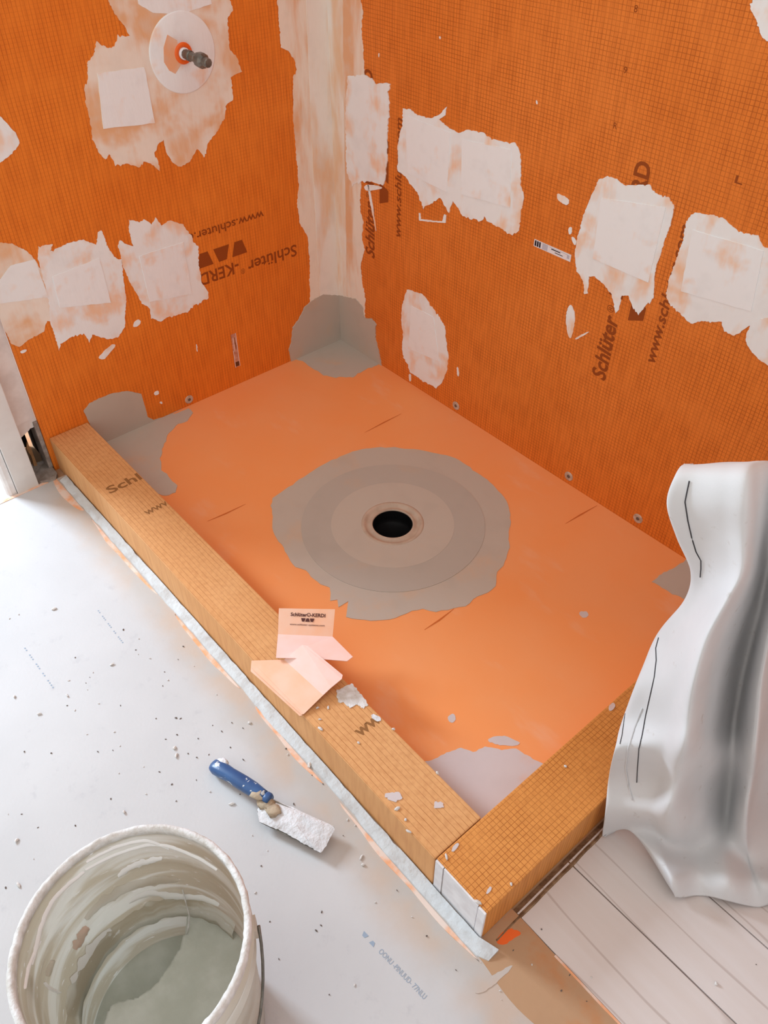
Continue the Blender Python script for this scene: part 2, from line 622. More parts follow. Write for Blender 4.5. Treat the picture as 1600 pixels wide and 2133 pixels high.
# end of the left wall, broken drywall and casing of the doorway
dw = tag(empty('wall_end', (1.08, -0.03, F)), 'broken drywall edge between orange board and white casing', kind='structure')
box('drywall', (1.0505, -0.055, 0.135), (1.13, -0.012, 2.2), 'drywall', dw)
pts = [(1.0505, 0.150), (1.066, 0.142), (1.078, 0.131), (1.09, 0.126), (1.105, 0.118), (1.13, 0.12), (1.13, 0.16), (1.0505, 0.16)]
plate('broken_edge', [(x, -0.055, z) for x, z in pts], [(x, -0.0115, z) for x, z in pts], 'drywall', dw)
box('metal_bead', (1.0505, -0.055, F), (1.0625, -0.006, 0.152), 'dusty', dw, bevel=0.0015)
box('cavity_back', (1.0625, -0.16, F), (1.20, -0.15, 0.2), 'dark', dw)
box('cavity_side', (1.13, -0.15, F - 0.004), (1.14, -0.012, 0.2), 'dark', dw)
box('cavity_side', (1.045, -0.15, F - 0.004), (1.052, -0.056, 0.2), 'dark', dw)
box('cavity_light_stop', (1.045, -0.16, 0.19), (1.20, -0.054, 0.2), 'dark', dw)  # lid added to keep stray light out of the hole
sh = [(1.083, -0.045, F), (1.093, -0.045, F), (1.090, -0.047, 0.028), (1.094, -0.05, 0.055), (1.086, -0.055, 0.072), (1.082, -0.05, 0.045)]
plate('wood_splinter', sh, [Vector(p) + Vector((0, 0.006, 0)) for p in sh], 'wood', dw)
rub = [(1.053, -0.05), (1.112, -0.05), (1.118, 0.0), (1.115, 0.03), (1.09, 0.045), (1.07, 0.05), (1.055, 0.03)]
o = plate('rubble', [(x, y, F - 0.006) for x, y in rub], [(x, y, F + 0.006 + 0.004 * math.sin(i * 2.1)) for i, (x, y) in enumerate(rub)], 'dusty', dw)

cs = tag(empty('trim_1', (1.145, 0.02, F)), 'white painted door casing standing at the left edge', kind='structure')
box('casing_board', (1.114, -0.005, F - 0.003), (1.173, 0.040, 2.15), 'trim', cs, bevel=0.002)
jp = [(1.1745, -0.11), (1.1985, -0.11), (1.1985, 0.018), (1.195, 0.027), (1.188, 0.032), (1.1745, 0.032)]
plate('jamb_stop', [(x, y, F - 0.002) for x, y in jp], [(x, y, 2.15) for x, y in jp], 'drywall', cs)
tag(box('wall_back_added', (-0.0125, 2.62, F - 0.05), (3.4, 2.72, 2.2), 'drywall'), 'plain unseen wall added behind the camera to hold back light', kind='structure')  # unseen, added to cut the ambient light from this side
tag(box('wall_beyond', (1.98, -0.12, F - 0.05), (3.4, 0.0, 2.2), 'drywall'), 'plain wall on the far side of the doorway', kind='structure')
box('threshold_edge', (1.09, 0.036, F - 0.006), (1.98, 0.0465, F + 0.0012), 'oline', floor)['label'] = 'orange strip along the casing foot'
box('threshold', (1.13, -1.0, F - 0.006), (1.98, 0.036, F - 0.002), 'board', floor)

# ------------------------------------------------------------------ tray and drain
tray = tag(empty('shower_tray', (W / 2, L / 2, F)), 'orange fleece shower tray sloping to a round drain', 'shower tray')
SEG, RNG = 120, 22
R0 = 0.0815
v, f = [], []


def rect_edge(a):
    dx, dy = math.cos(a), math.sin(a)
    tt = []
    if dx > 1e-9: tt.append((W - DR.x) / dx)
    if dx < -1e-9: tt.append((0 - DR.x) / dx)
    if dy > 1e-9: tt.append((L - DR.y) / dy)
    if dy < -1e-9: tt.append((0 - DR.y) / dy)
    return min(tt)


angs = [2 * math.pi * i / SEG for i in range(SEG)]
for cx, cy in ((0, 0), (W, 0), (0, L), (W, L)):
    a = math.atan2(cy - DR.y, cx - DR.x) % (2 * math.pi)
    k = min(range(SEG), key=lambda i: abs(angs[i] - a))
    angs[k] = a
for a in angs:
    re = rect_edge(a)
    for k in range(RNG + 1):
        r = R0 + (re - R0) * k / RNG
        x, y = DR.x + r * math.cos(a), DR.y + r * math.sin(a)
        v.append((x, y, tray_z(x, y)))
    x, y = DR.x + re * math.cos(a), DR.y + re * math.sin(a)
    v.append((x, y, F - 0.005))
N_ = RNG + 2
for i in range(SEG):
    j = (i + 1) % SEG
    for k in range(N_ - 1):
        f.append((i * N_ + k, j * N_ + k, j * N_ + k + 1, i * N_ + k + 1))
obj('tray_surface', v, f, 'tray', tray)

for seg_ in [((760, 901), (800, 880), (836, 862)), ((432, 1086), (470, 1070), (512, 1050)), ((1178, 1091), (1210, 1072), (1244, 1053)), ((884, 1312), (915, 1292), (946, 1268))]:
    pts = [on('T', p, 0.0002) for p in seg_]
    d = (pts[-1] - pts[0]).normalized().cross(Vector((0, 0, 1))) * 0.0022
    vv = [p + d * (0.2 if i != 1 else 1) for i, p in enumerate(pts)] + [p - d * (0.2 if i != 1 else 1) for i, p in enumerate(pts)]
    obj('crease', [p + Vector((0, 0, 0.0004)) for p in vv], [(0, 1, 4, 3), (1, 2, 5, 4)], 'crease', tray)


def tray_patch(px, mat, seed, world_tail=(), amp=3.0, label=None, th=0.0012):
    pp = ragged(px, amp, 6.0, seed, closed=False) + [px[-1]]
    a = [on('T', p) for p in pp] + [Vector((x, y, tray_z(x, y))) for x, y in world_tail]
    up = Vector((0, 0, 1))
    o = plate('mortar_skim', [p - up * 0.003 for p in a], [p + up * th for p in a], mat, tray)
    if label:
        o['label'] = label


tray_patch([(608, 748), (630, 752), (648, 766), (668, 779), (700, 786), (735, 785), (762, 770), (792, 757)], 'mg', 3, [(-0.004, -0.004)], label='grey mortar fan in the far corner of the tray')
tray_patch([(352, 863), (392, 852), (402, 860), (396, 872), (372, 884), (352, 902), (341, 930), (334, 955), (338, 978), (356, 998), (371, 1012), (366, 1028), (345, 1032), (318, 1024), (296, 1012)], 'mg', 5, [(0.924, 0.36), (0.924, 0.001), (0.63, 0.001)], label='grey mortar skim beside the long curb end')
tray_patch([(868, 1592), (900, 1585), (925, 1572), (960, 1558), (985, 1566), (1010, 1556), (1045, 1563), (1075, 1560), (1105, 1578), (1132, 1592)], 'mpale', 7, [(0.70, 1.568), (0.926, 1.568), (0.926, 1.40)], label='pale grey mortar in the tray corner between curbs')
tray_patch([(1462, 1150), (1428, 1166), (1400, 1186), (1372, 1198), (1358, 1212), (1380, 1224), (1402, 1236), (1424, 1248), (1470, 1260)], 'mg', 9, label='grey mortar smear by the draped cloth')
for q, sd in ([(1010, 1545), (1030, 1532), (1062, 1535), (1090, 1550), (1060, 1556)], 41), ([(930, 1495), (945, 1485), (952, 1497), (940, 1508)], 42), ([(1205, 1275), (1222, 1272), (1228, 1284), (1210, 1287)], 43):
    a = [on('T', p) for p in ragged(q, 2, 4, sd)]
    plate('mortar_smear', [p - Vector((0, 0, 0.001)) for p in a], [p + Vector((0, 0, 0.0006)) for p in a], 'mpale', tray)

drain = tag(empty('shower_drain', (DR.x, DR.y, tray_z(DR.x, DR.y))), 'round black drain hole with mortared grey collar in the tray', 'drain')


def disc_part(name, r_in, outline, mat, off, rings=10, label=None):
    """outline: function angle -> radius; follows the slope of the tray"""
    n = 144
    v, f = [], []
    for i in range(n):
        a = 2 * math.pi * i / n
        ro = outline(a)
        for k in range(rings + 1):
            r = r_in + (ro - r_in) * k / rings
            x, y = DR.x + r * math.cos(a), DR.y + r * math.sin(a)
            v.append((x, y, tray_z(x, y) + off))
        v.append((x, y, tray_z(x, y) - 0.001))
    m = rings + 2
    for i in range(n):
        j = (i + 1) % n
        for k in range(m - 1):
            f.append((i * m + k, j * m + k, j * m + k + 1, i * m + k + 1))
    o = obj(name, v, f, mat, drain)
    if label:
        o['label'] = label
    return o


SK = [(565, 1050), (572, 1035), (610, 1010), (640, 990), (690, 960), (740, 940), (790, 932), (840, 935), (900, 943), (945, 953), (985, 980), (1020, 1005), (1045, 1030), (1058, 1050), (1062, 1075), (1060, 1110), (1058, 1150), (1048, 1180), (1032, 1195), (1036, 1210), (1028, 1228), (990, 1245), (970, 1262), (940, 1268), (905, 1275), (880, 1268), (850, 1276), (830, 1286), (800, 1292), (760, 1293), (712, 1284), (700, 1268), (690, 1262), (700, 1252), (730, 1250), (712, 1242), (690, 1225), (650, 1205), (640, 1188), (612, 1180), (600, 1160), (590, 1138), (575, 1118), (568, 1100), (570, 1080)]
polar = sorted(((math.atan2((q := on('T', p)).y - DR.y, q.x - DR.x)) % (2 * math.pi), math.hypot(q.x - DR.x, q.y - DR.y)) for p in SK)


def skim_r(a):
    a %= 2 * math.pi
    for i in range(len(polar)):
        a0, r0 = polar[i]
        a1, r1 = polar[(i + 1) % len(polar)]
        if i == len(polar) - 1:
            a1 += 2 * math.pi
            if a < a0:
                a += 2 * math.pi
        if a0 <= a <= a1:
            t_ = (a - a0) / max(1e-6, a1 - a0)
            return r0 + (r1 - r0) * t_ + 0.004 * noise.noise(Vector((math.cos(a) * 14, math.sin(a) * 14, 3))) + 0.003 * noise.noise(Vector((math.cos(a) * 40, math.sin(a) * 40, 9)))
    return polar[0][1]


disc_part('mortar_skim', 0.20, skim_r, 'mg', 0.0012, 8, 'ragged grey mortar ring around the collar')
disc_part('membrane_collar', 0.14, lambda a: 0.243 + 0.0015 * math.sin(3 * a), 'mg2', 0.0024, 6, 'grey membrane collar disc')
disc_part('flange', 0.078, lambda a: 0.163, 'mg3', 0.0028, 6)
zc = tray_z(DR.x, DR.y) + 0.0030
lathe('drain_ring', [(0.084, zc - 0.004), (0.083, zc + 0.001), (0.079, zc + 0.0025), (0.073, zc + 0.001), (0.070, zc - 0.004), (0.063, zc - 0.005), (0.0585, zc - 0.001), (0.055, zc + 0.0005), (0.0533, zc - 0.001), (0.0533, zc - 0.012)], 'ring', drain, (DR.x, DR.y), seg=96)
lathe('pipe', [(0.0532, zc - 0.004), (0.0525, zc - 0.03), (0.050, zc - 0.045), (0.032, zc - 0.06), (0.028, zc - 0.2), (0.0005, zc - 0.2)], 'black', drain, (DR.x, DR.y), seg=64)

# ------------------------------------------------------------------ curbs
cl = tag(empty('shower_curb', (W + CW / 2, L / 2, F)), 'long tan-orange shower curb running from left wall along the white floor', 'curb', 'shower curbs')
box('curb_body', (W, 0.0015, F - 0.005), (XE, L - 0.0006, H), 'curbL', cl, bevel=0.0025)
SXE = XE - 0.0035
csb = tag(empty('shower_curb', (0.55, L + 0.06, F)), 'short tan-orange shower curb with gridded top and white foam end', 'curb', 'shower curbs')
box('curb_body', (0.0015, L + 0.0006, F - 0.005), (SXE, LE, H), 'curbS', csb, bevel=0.0025)
zt = H - 0.010
box('foam_end', (SXE, L + 0.002, F), (XE + 0.0005, L + 0.0205, H - 0.002), 'foam', csb, bevel=0.0006)
box('foam_end', (SXE, L + 0.0220, F + 0.002), (XE - 0.0004, LE - 0.0185, H - 0.002), 'foam', csb, bevel=0.0006)
box('foam_end', (SXE, LE - 0.0170, F), (XE + 0.0005, LE - 0.001, H - 0.003), 'foam', csb, bevel=0.0006)
box('seam_line', (SXE, L + 0.0205, F), (XE - 0.0025, L + 0.022, H - 0.003), 'seam', csb)

# print on the long curb, cut off at the inner edge
mX, mY, pZ = (-1, 0, 0), (0, -1, 0), (0, 0, 1)
lettering('Schl', (1.018, 0.327, H), mX, mY, 0.0925, 0.030, 'printg', cl, 0.02, cut=lambda p: p.x > W + 0.001)
lettering('www', (0.986, 0.462, H), mX, mY, 0.072, 0.026, 'printg', cl, 0.01, cut=lambda p: p.x > W + 0.001)
lettering('ww', (0.984, 1.297, H), mX, mY, 0.058, 0.026, 'printg', cl, 0.02, cut=lambda p: p.x > W + 0.001)
for q, sd, mt in (([(702, 1438), (720, 1430), (735, 1424), (750, 1445), (768, 1470), (757, 1478), (742, 1468), (730, 1474), (716, 1464), (704, 1462)], 11, 'rimm'),
              ([(770, 1486), (790, 1492), (796, 1505), (780, 1502)], 12, 'kmort'),
              ([(796, 1655), (830, 1648), (842, 1665), (815, 1672)], 14, 'mpale'),
              ([(905, 1670), (925, 1672), (920, 1684), (905, 1682)], 15, 'mpale')):
    patch('mortar_smear', 'C', q, mt, cl, 0.0014, 0, 3.0, 3, sd)
for q, sd in (([(938, 1772), (952, 1755), (958, 1760), (945, 1776)], 16), ([(1012, 1860), (1020, 1846), (1026, 1850), (1016, 1864)], 17), ([(1266, 1474), (1276, 1463), (1284, 1470), (1272, 1484)], 18)):
    patch('mortar_smear', 'C', q, 'mpale', csb, 0.0014, 0, 1.0, 4, sd)

# mortar bedding along the foot of the long curb and the hazes beside it
rnd = random.Random(5)
n = 90
v, f = [], []
for i in range(n + 1):
    y = 0.06 + (1.722 - 0.06) * i / n
    gap = 0.0026 + 0.0030 * max(0.0, noise.noise(Vector((y * 9, 2, 0)))) + (0.004 * max(0, noise.noise(Vector((y * 40, 5, 0)))))
    xi = XE + gap if y < LE else XE + 0.002 - (y - LE) * 0.3
    xo = XE + 0.028 + 0.006 * noise.noise(Vector((y * 5, 0, 1))) + 0.004 * noise.noise(Vector((y * 31, 0, 2)))
    if y > 1.70:
        xo -= (y - 1.70) * 0.5
    hh = 0.004 + 0.003 * noise.noise(Vector((y * 22, 8, 1)))
    v += [(xi, y, F - 0.004), (xi, y, F + 0.007 + hh * 0.4), (0.5 * (xi + xo), y, F + 0.003 + hh * 0.7), (xo - 0.003, y, F + 0.0022), (xo, y, F - 0.004)]
for i in range(n):
    for k in range(4):
        f.append((i * 5 + k, i * 5 + k + 1, i * 5 + k + 6, i * 5 + k + 5))
f += [(0, 1, 2, 3, 4), tuple(n * 5 + k for k in (4, 3, 2, 1, 0))]
obj('mortar_bedding', v, f, 'mstrip', floor)['label'] = 'white mortar bead along the foot of the long curb'


def floor_skin(name, pts, mat, z0, th, label=None):
    o = plate(name, [(x, y, F + z0 - 0.002) for x, y in pts], [(x, y, F + z0 + th) for x, y in pts], mat, floor)
    if label:
        o['label'] = label


def strip(xf0, xf1, y0, y1, n=60):
    a = [(xf0(y0 + (y1 - y0) * i / n), y0 + (y1 - y0) * i / n) for i in range(n + 1)]
    b = [(xf1(y0 + (y1 - y0) * i / n), y0 + (y1 - y0) * i / n) for i in range(n + 1)]
    return a + b[::-1]


for y0, y1, sd in ((0.03, 0.22, 1), (0.26, 0.62, 2), (0.70, 0.98, 3), (1.04, 1.28, 6), (1.33, 1.715, 4)):
    floor_skin('orange_edge', strip(lambda y: 1.066, lambda y: 1.066 + (0.0095 + (0.010 if sd == 1 else 0)) * max(0.0, math.sin(math.pi * (y - y0) / (y1 - y0))) ** 0.5 + 0.004 * noise.noise(Vector((y * 12, sd, 5))), y0, y1, 30), 'oline', 0.0, 0.0009, 'thin orange line beside the mortar bead')
floor_skin('shaded_tan_strip', strip(lambda y: 0.9605 + 0.002 * noise.noise(Vector((y * 9, 0, 7))), lambda y: 1.062 + 0.03 * noise.noise(Vector((y * 7, 2, 7))), 1.689, 2.25, 40), 'bare', 0.0, 0.0007, 'tan bare strip with curb shade in its colour, between planks and white board')
floor_skin('orange_spot', [tuple(on('F', p)[:2]) for p in ragged([(1030, 1962), (1050, 1938), (1068, 1934), (1090, 1944), (1068, 1956), (1050, 1972)], 2, 5, 3)], 'orangerub', 0.0, 0.0010)
floor_skin('orange_edge', strip(lambda y: 0.9595, lambda y: 0.9635 + 0.0015 * noise.noise(Vector((y * 22, 1, 7))), 1.79, 2.25, 30), 'oline', 0.0, 0.0012)
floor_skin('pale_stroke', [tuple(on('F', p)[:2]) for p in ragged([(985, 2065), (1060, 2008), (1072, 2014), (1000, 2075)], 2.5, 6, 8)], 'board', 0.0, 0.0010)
# dusty crack along the outer foot of the short curb
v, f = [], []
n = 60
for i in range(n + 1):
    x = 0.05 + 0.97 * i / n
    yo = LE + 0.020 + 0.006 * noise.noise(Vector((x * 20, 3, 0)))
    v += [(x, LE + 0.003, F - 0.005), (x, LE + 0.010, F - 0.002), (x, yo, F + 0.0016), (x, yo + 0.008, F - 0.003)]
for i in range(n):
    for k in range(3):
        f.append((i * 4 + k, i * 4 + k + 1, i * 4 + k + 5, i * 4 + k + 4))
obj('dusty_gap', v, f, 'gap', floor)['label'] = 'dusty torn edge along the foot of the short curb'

# faint print on the backer board
fx, fy = Vector((-0.09, 0.996, 0)).normalized(), Vector((-0.996, -0.09, 0)).normalized()
a0 = on('F', (752, 1946))
trapezoids(a0 + fx * 0.006, fx, fy, 0.012, 'floorink', floor, 'v', name='printed_mark')
trapezoids(a0 + fx * 0.025, fx, fy, 0.011, 'floorink', floor, 'a', name='printed_mark')
lettering('OONU -PINUUD- 77NLU', a0 + fx * 0.042, fx, fy, 0.105, 0.009, 'floorink', floor, 0.0)
for p0, p1 in (((203, 1272), (255, 1340)), ((50, 1350), (110, 1434))):
    q0, q1 = on('F', p0), on('F', p1)
    d = (q1 - q0)
    lettering('.. ... ... .. ....', q0, d.normalized(), Vector((0, 0, 1)).cross(d.normalized()), d.length, 0.02, 'floorink', floor, 0.0, name='printed_mark')

# ------------------------------------------------------------------ print on the walls
pX, pY, mZ = (1, 0, 0), (0, 1, 0), (0, 0, -1)
# left wall: upside down
lettering('Schlüter', (0.157, 0, 0.392), pX, mZ, 0.178, 0.036, 'print', wl, 0.014)
lettering('®', (0.347, 0, 0.376), pX, mZ, 0.014, 0.016, 'print', wl, 0.0)
lettering('-KERDI', (0.366, 0, 0.404), pX, mZ, 0.145, 0.036, 'print', wl, 0.016)
q1, q2 = on('L', (496, 502)), on('L', (460, 511))
trapezoids(q1, pX, mZ, 0.052, 'print', wl, 'vav', gap=(q2.x - q1.x) / 0.052, hgt=0.80)
lettering('www.schluter.com', (0.262, 0, 0.526), pX, mZ, 0.300, 0.024, 'print', wl, 0.012)
# right wall: reading upward, twice
for y0 in (1.058, 0.184):
    lettering('Schlüter', (0, y0, 0.362), pZ, mY, 0.172, 0.040, 'print', wr, 0.028, 0.25 if y0 < 1 else 0.12)
    lettering('®', (0, y0 - 0.016, 0.540), pZ, mY, 0.018, 0.018, 'print', wr, 0.0)
    lettering('-KERDI-BOARD', (0, y0 - 0.001, 0.566), pZ, mY, 0.318, 0.036, 'print', wr, 0.032)
    trapezoids((0, y0 + 0.064, 0.572), pZ, mY, 0.062, 'print', wr, 'vav', gap=1.08, hgt=0.62)
    lettering('www.schluter.com', (0, y0 + 0.118, 0.468), pZ, mY, 0.325, 0.026, 'print', wr, 0.02, 0.15)
for px, ch in (((1326, 18), '8'), ((1304, 146), '9'), ((1283, 262), 'R')):
    q = on('R', px)
    lettering(ch, (0, q.y - 0.005, q.z - 0.006), pY, pZ, 0.008, 0.012, 'print', wr, 0.0)
q = on('R', (1530, 380))
lettering('L', (0, q.y, q.z), pY, pZ, 0.016, 0.014, 'print', wr, 0.02)

# ------------------------------------------------------------------ mortar patches on the left wall
P = patch('mortar_patch', 'L', [(228, -60), (224, 0), (240, 30), (258, 52), (270, 75), (258, 76), (246, 72), (238, 95), (225, 101), (212, 92), (200, 85), (195, 115), (181, 130), (184, 165), (176, 178), (178, 215), (185, 240), (193, 290), (205, 318), (220, 332), (228, 320), (240, 343), (265, 340), (290, 349), (298, 335), (314, 340), (332, 356), (330, 335), (320, 318), (328, 300), (341, 290), (347, 318), (360, 338), (374, 348), (395, 336), (410, 310), (425, 328), (433, 298), (453, 272), (468, 240), (470, 218), (486, 208), (480, 160), (503, 149), (494, 122), (478, 100), (474, 60), (475, 35), (486, 20), (478, 0), (484, -60)], 'mp', wl, 0.0016, 0, 2.2, 5, 21, 5, label='large ragged mortar patch around the shower valve')
patch('membrane_square', 'L', [(202, 152), (300, 140), (322, 256), (214, 268)], 'msq', P, 0.0030, 0.0012, 1.0, 12, 22)
patch('membrane_square', 'L', [(284, -30), (432, -40), (440, 8), (372, 30), (318, 26), (288, 8)], 'msq', P, 0.0026, 0.0012, 1.5, 8, 23)
patch('mortar_patch', 'L', [(-45, 225), (0, 240), (16, 258), (34, 278), (42, 300), (22, 322), (0, 340), (-45, 360)], 'mw', wl, 0.0016, 0, 1.8, 5, 24, label='cut-off mortar patch at the left picture edge')
P = patch('mortar_patch', 'L', [(-18, 503), (25, 507), (55, 522), (70, 538), (84, 560), (98, 600), (108, 645), (104, 668), (97, 668), (91, 690), (60, 706), (40, 722), (24, 716), (8, 684), (-6, 650), (-18, 610)], 'mp', wl, 0.0015, 0, 1.8, 5, 25, label='peach mortar patch leftmost in the lower row')
patch('membrane_square', 'L', [(22, 552), (72, 540), (100, 618), (-2, 632), (-14, 600)], 'mw', P, 0.0026, 0.0010, 1.2, 10, 26)
P = patch('mortar_patch', 'L', [(78, 536), (80, 514), (110, 507), (104, 522), (140, 508), (170, 498), (200, 510), (204, 484), (210, 480), (219, 497), (226, 518), (240, 536), (252, 540), (257, 580), (262, 620), (260, 680), (245, 702), (225, 706), (192, 697), (185, 711), (174, 694), (150, 700), (126, 716), (123, 730), (115, 702), (104, 668), (100, 620), (88, 575)], 'mw', wl, 0.0017, 0, 2.0, 5, 27, 4, label='squarish mortar patch second from the left in the lower row')
patch('membrane_square', 'L', [(109, 576), (206, 537), (230, 630), (124, 640)], 'msq', P, 0.0030, 0.0012, 0.8, 12, 28)
P = patch('mortar_patch', 'L', [(246, 512), (250, 500), (262, 508), (277, 513), (271, 495), (268, 456), (290, 463), (300, 456), (316, 468), (325, 452), (336, 470), (356, 458), (380, 468), (398, 490), (402, 505), (413, 512), (415, 560), (418, 585), (432, 605), (434, 620), (402, 635), (390, 650), (350, 660), (335, 670), (314, 660), (312, 642), (295, 632), (280, 605), (268, 580), (256, 556), (252, 540)], 'mw', wl, 0.0017, 0, 2.0, 5, 29, 4, label='mortar patch beside the upside-down lettering')
patch('membrane_square', 'L', [(289, 533), (381, 504), (399, 612), (311, 628)], 'msq', P, 0.0030, 0.0012, 0.8, 12, 30)
patch('mortar_patch', 'L', [(174, 856), (186, 840), (206, 830), (230, 820), (265, 814), (294, 820), (300, 842), (308, 868), (320, 874), (352, 866), (362, 862), (362, 872), (300, 902), (258, 922), (214, 941), (196, 905)], 'mg', wl, 0.0014, 0, 1.0, 5, 31, label='smooth grey mortar patch above the curb end')
for q, sd in (([(276, 676), (286, 664), (294, 668), (290, 677), (279, 682)], 32), ([(205, 744), (222, 726), (236, 715), (242, 720), (226, 737), (218, 748), (208, 748)], 33), ([(40, 732), (52, 727), (57, 729), (46, 737)], 34), ([(408, 718), (410, 716), (412, 732), (410, 733)], 35), ([(319, 818), (330, 812), (331, 820), (323, 824)], 36), ([(331, 838), (338, 836), (338, 842)], 37)):
    patch('mortar_dab', 'L', q, 'mw', wl, 0.0014, 0, 1.0, 3, sd)
lb = lambda y: 683 + 21.0 * (y / 706.0)
# corner band, left half
P = patch('corner_band', 'L', [(577, -60), (578, 0), (582, 60), (585, 98), (600, 106), (613, 122), (618, 145), (611, 158), (610, 240), (615, 300), (622, 380), (619, 420), (624, 465), (640, 490), (645, 540), (645, 600), (647, 650), (654, 735), (lb(706) + 4, 718), (lb(500) + 4, 500), (lb(250) + 4, 250), (lb(0) + 4, 0), (lb(-60) + 4, -60)], 'mv', wl, 0.0016, 0, 1.6, 6, 40, 3, label='left flap of the mortared band in the wall corner')
patch('seam_tape', 'L', [(635, -60), (637, 0), (644, 180), (652, 360), (660, 520), (668, 640), (lb(650) + 4, 650), (lb(300) + 4, 300), (lb(-60) + 4, -60)], 'mtape', P, 0.0030, 0.0012, 0.6, 14, 41)
patch('mortar_patch', 'L', [(648, 626), (634, 640), (622, 664), (609, 682), (606, 712), (602, 730), (606, 756), (626, 752), (656, 738), (lb(706) + 4, 716), (lb(640) + 4, 640), (lb(615) + 4, 615), (672, 612)], 'mg', wl, 0.0038, 0, 1.2, 5, 42, label='grey mortar on the left side of the tray corner')

# ------------------------------------------------------------------ mortar patches on the right wall
P = patch('corner_band', 'R', [(lb(-60) - 4, -60), (lb(0) - 4, 0), (lb(250) - 4, 250), (lb(500) - 4, 500), (lb(706) - 4, 716), (770, 752), (762, 690), (760, 650), (762, 622), (755, 590), (752, 552), (760, 520), (754, 500), (757, 465), (750, 430), (752, 395), (757, 330), (758, 220), (760, 156), (757, 100), (753, 60), (757, 26), (752, 0), (750, -60)], 'mv', wr, 0.0016, 0, 1.6, 6, 43, 3, label='right flap of the mortared band in the wall corner')
patch('seam_tape', 'R', [(lb(-60) - 4, -60), (lb(300) - 4, 300), (lb(640) - 4, 640), (724, 625), (722, 480), (719, 330), (716, 120), (715, -60)], 'mtape', P, 0.0030, 0.0012, 0.5, 14, 44)
patch('mortar_patch', 'R', [(726, 158), (760, 156), (775, 163), (785, 176), (794, 171), (813, 175), (812, 188), (808, 191), (812, 215), (809, 262), (808, 300), (808, 330), (803, 375), (799, 385), (776, 378), (757, 376), (735, 385), (724, 360), (722, 240)], 'mw', wr, 0.0034, 0, 1.8, 5, 45, 4, label='white mortar patch overlapping the corner band')
patch('mortar_patch', 'R', [(lb(640) - 4, 640), (lb(612) - 4, 612), (742, 622), (757, 640), (760, 662), (775, 663), (784, 676), (783, 702), (790, 732), (797, 768), (770, 754), (lb(706) - 4, 716)], 'mg', wr, 0.0038, 0, 1.4, 5, 46, label='grey mortar on the right side of the tray corner')
P = patch('mortar_patch', 'R', [(840, 226), (855, 227), (870, 240), (898, 246), (914, 240), (931, 222), (929, 240), (916, 248), (930, 262), (942, 271), (955, 276), (975, 270), (1005, 275), (1025, 288), (1058, 297), (1074, 296), (1085, 320), (1086, 350), (1085, 385), (1092, 412), (1086, 440), (1082, 480), (1065, 488), (1045, 475), (1015, 460), (1010, 450), (1005, 460), (965, 450), (953, 430), (945, 418), (936, 442), (925, 425), (918, 412), (882, 432), (870, 400), (857, 385), (845, 368), (829, 356), (830, 300), (838, 262)], 'mw', wr, 0.0017, 0, 1.8, 5, 47, 4, label='wide double mortar patch right of the corner')
patch('membrane_square', 'R', [(964, 290), (1066, 312), (1064, 432), (962, 404)], 'msq', P, 0.0030, 0.0012, 0.8, 12, 48)
patch('membrane_square', 'R', [(846, 240), (940, 276), (932, 400), (850, 360)], 'msq', P, 0.0026, 0.0012, 1.2, 12, 49)
P = patch('mortar_patch', 'R', [(1236, 400), (1248, 374), (1266, 366), (1285, 374), (1304, 386), (1355, 384), (1365, 402), (1395, 412), (1405, 426), (1400, 460), (1386, 500), (1371, 545), (1364, 572), (1362, 620), (1342, 640), (1331, 656), (1320, 640), (1310, 615), (1296, 615), (1290, 645), (1283, 652), (1275, 612), (1258, 592), (1240, 575), (1228, 576), (1225, 610), (1219, 612), (1213, 575), (1202, 565), (1198, 530), (1205, 490), (1216, 448)], 'mw', wr, 0.0017, 0, 1.8, 5, 50, 6, label='tall mortar patch covering the middle of the upright lettering')
patch('membrane_square', 'R', [(1254, 412), (1388, 432), (1352, 588), (1236, 538)], 'msq', P, 0.0030, 0.0012, 1.0, 12, 51)
P = patch('mortar_patch', 'R', [(1432, 456), (1448, 443), (1480, 447), (1512, 456), (1530, 474), (1550, 485), (1580, 490), (1590, 512), (1622, 525), (1680, 560), (1680, 720), (1600, 690), (1562, 676), (1545, 690), (1528, 700), (1510, 690), (1505, 670), (1470, 668), (1440, 673), (1425, 660), (1410, 645), (1392, 630), (1388, 610), (1395, 580), (1410, 540), (1423, 500)], 'mw', wr, 0.0017, 0, 2.0, 5, 52, 5, label='broad white mortar patch at the right picture edge')
patch('membrane_square', 'R', [(1444, 478), (1592, 522), (1566, 648), (1420, 606)], 'msq', P, 0.0030, 0.0012, 1.0, 12, 53)
patch('mortar_patch', 'R', [(1562, 676), (1600, 655), (1680, 690), (1680, 800), (1600, 762), (1570, 736), (1552, 710)], 'mw', wr, 0.0028, 0, 1.8, 5, 54, label='lower mortar lobe hanging off the broad patch')
patch('mortar_patch', 'R', [(1560, 14), (1572, 0), (1580, -60), (1660, -60), (1660, 110), (1600, 88), (1585, 72), (1578, 40)], 'mw', wr, 0.0017, 0, 2.5, 5, 55, label='mortar patch in the upper right picture corner')
P = patch('mortar_patch', 'R', [(848, 603), (860, 605), (880, 612), (890, 625), (905, 645), (917, 660), (927, 680), (930, 710), (935, 740), (932, 770), (922, 795), (910, 808), (895, 800), (870, 785), (855, 775), (850, 760), (842, 745), (838, 720), (840, 700), (836, 670), (837, 645), (843, 620)], 'mw', wr, 0.0017, 0, 1.6, 5, 56, 3, label='oval mortar patch low on the right wall')
patch('membrane_square', 'R', [(858, 636), (904, 660), (916, 752), (852, 726)], 'msq', P, 0.0028, 0.0012, 1.0, 12, 57)
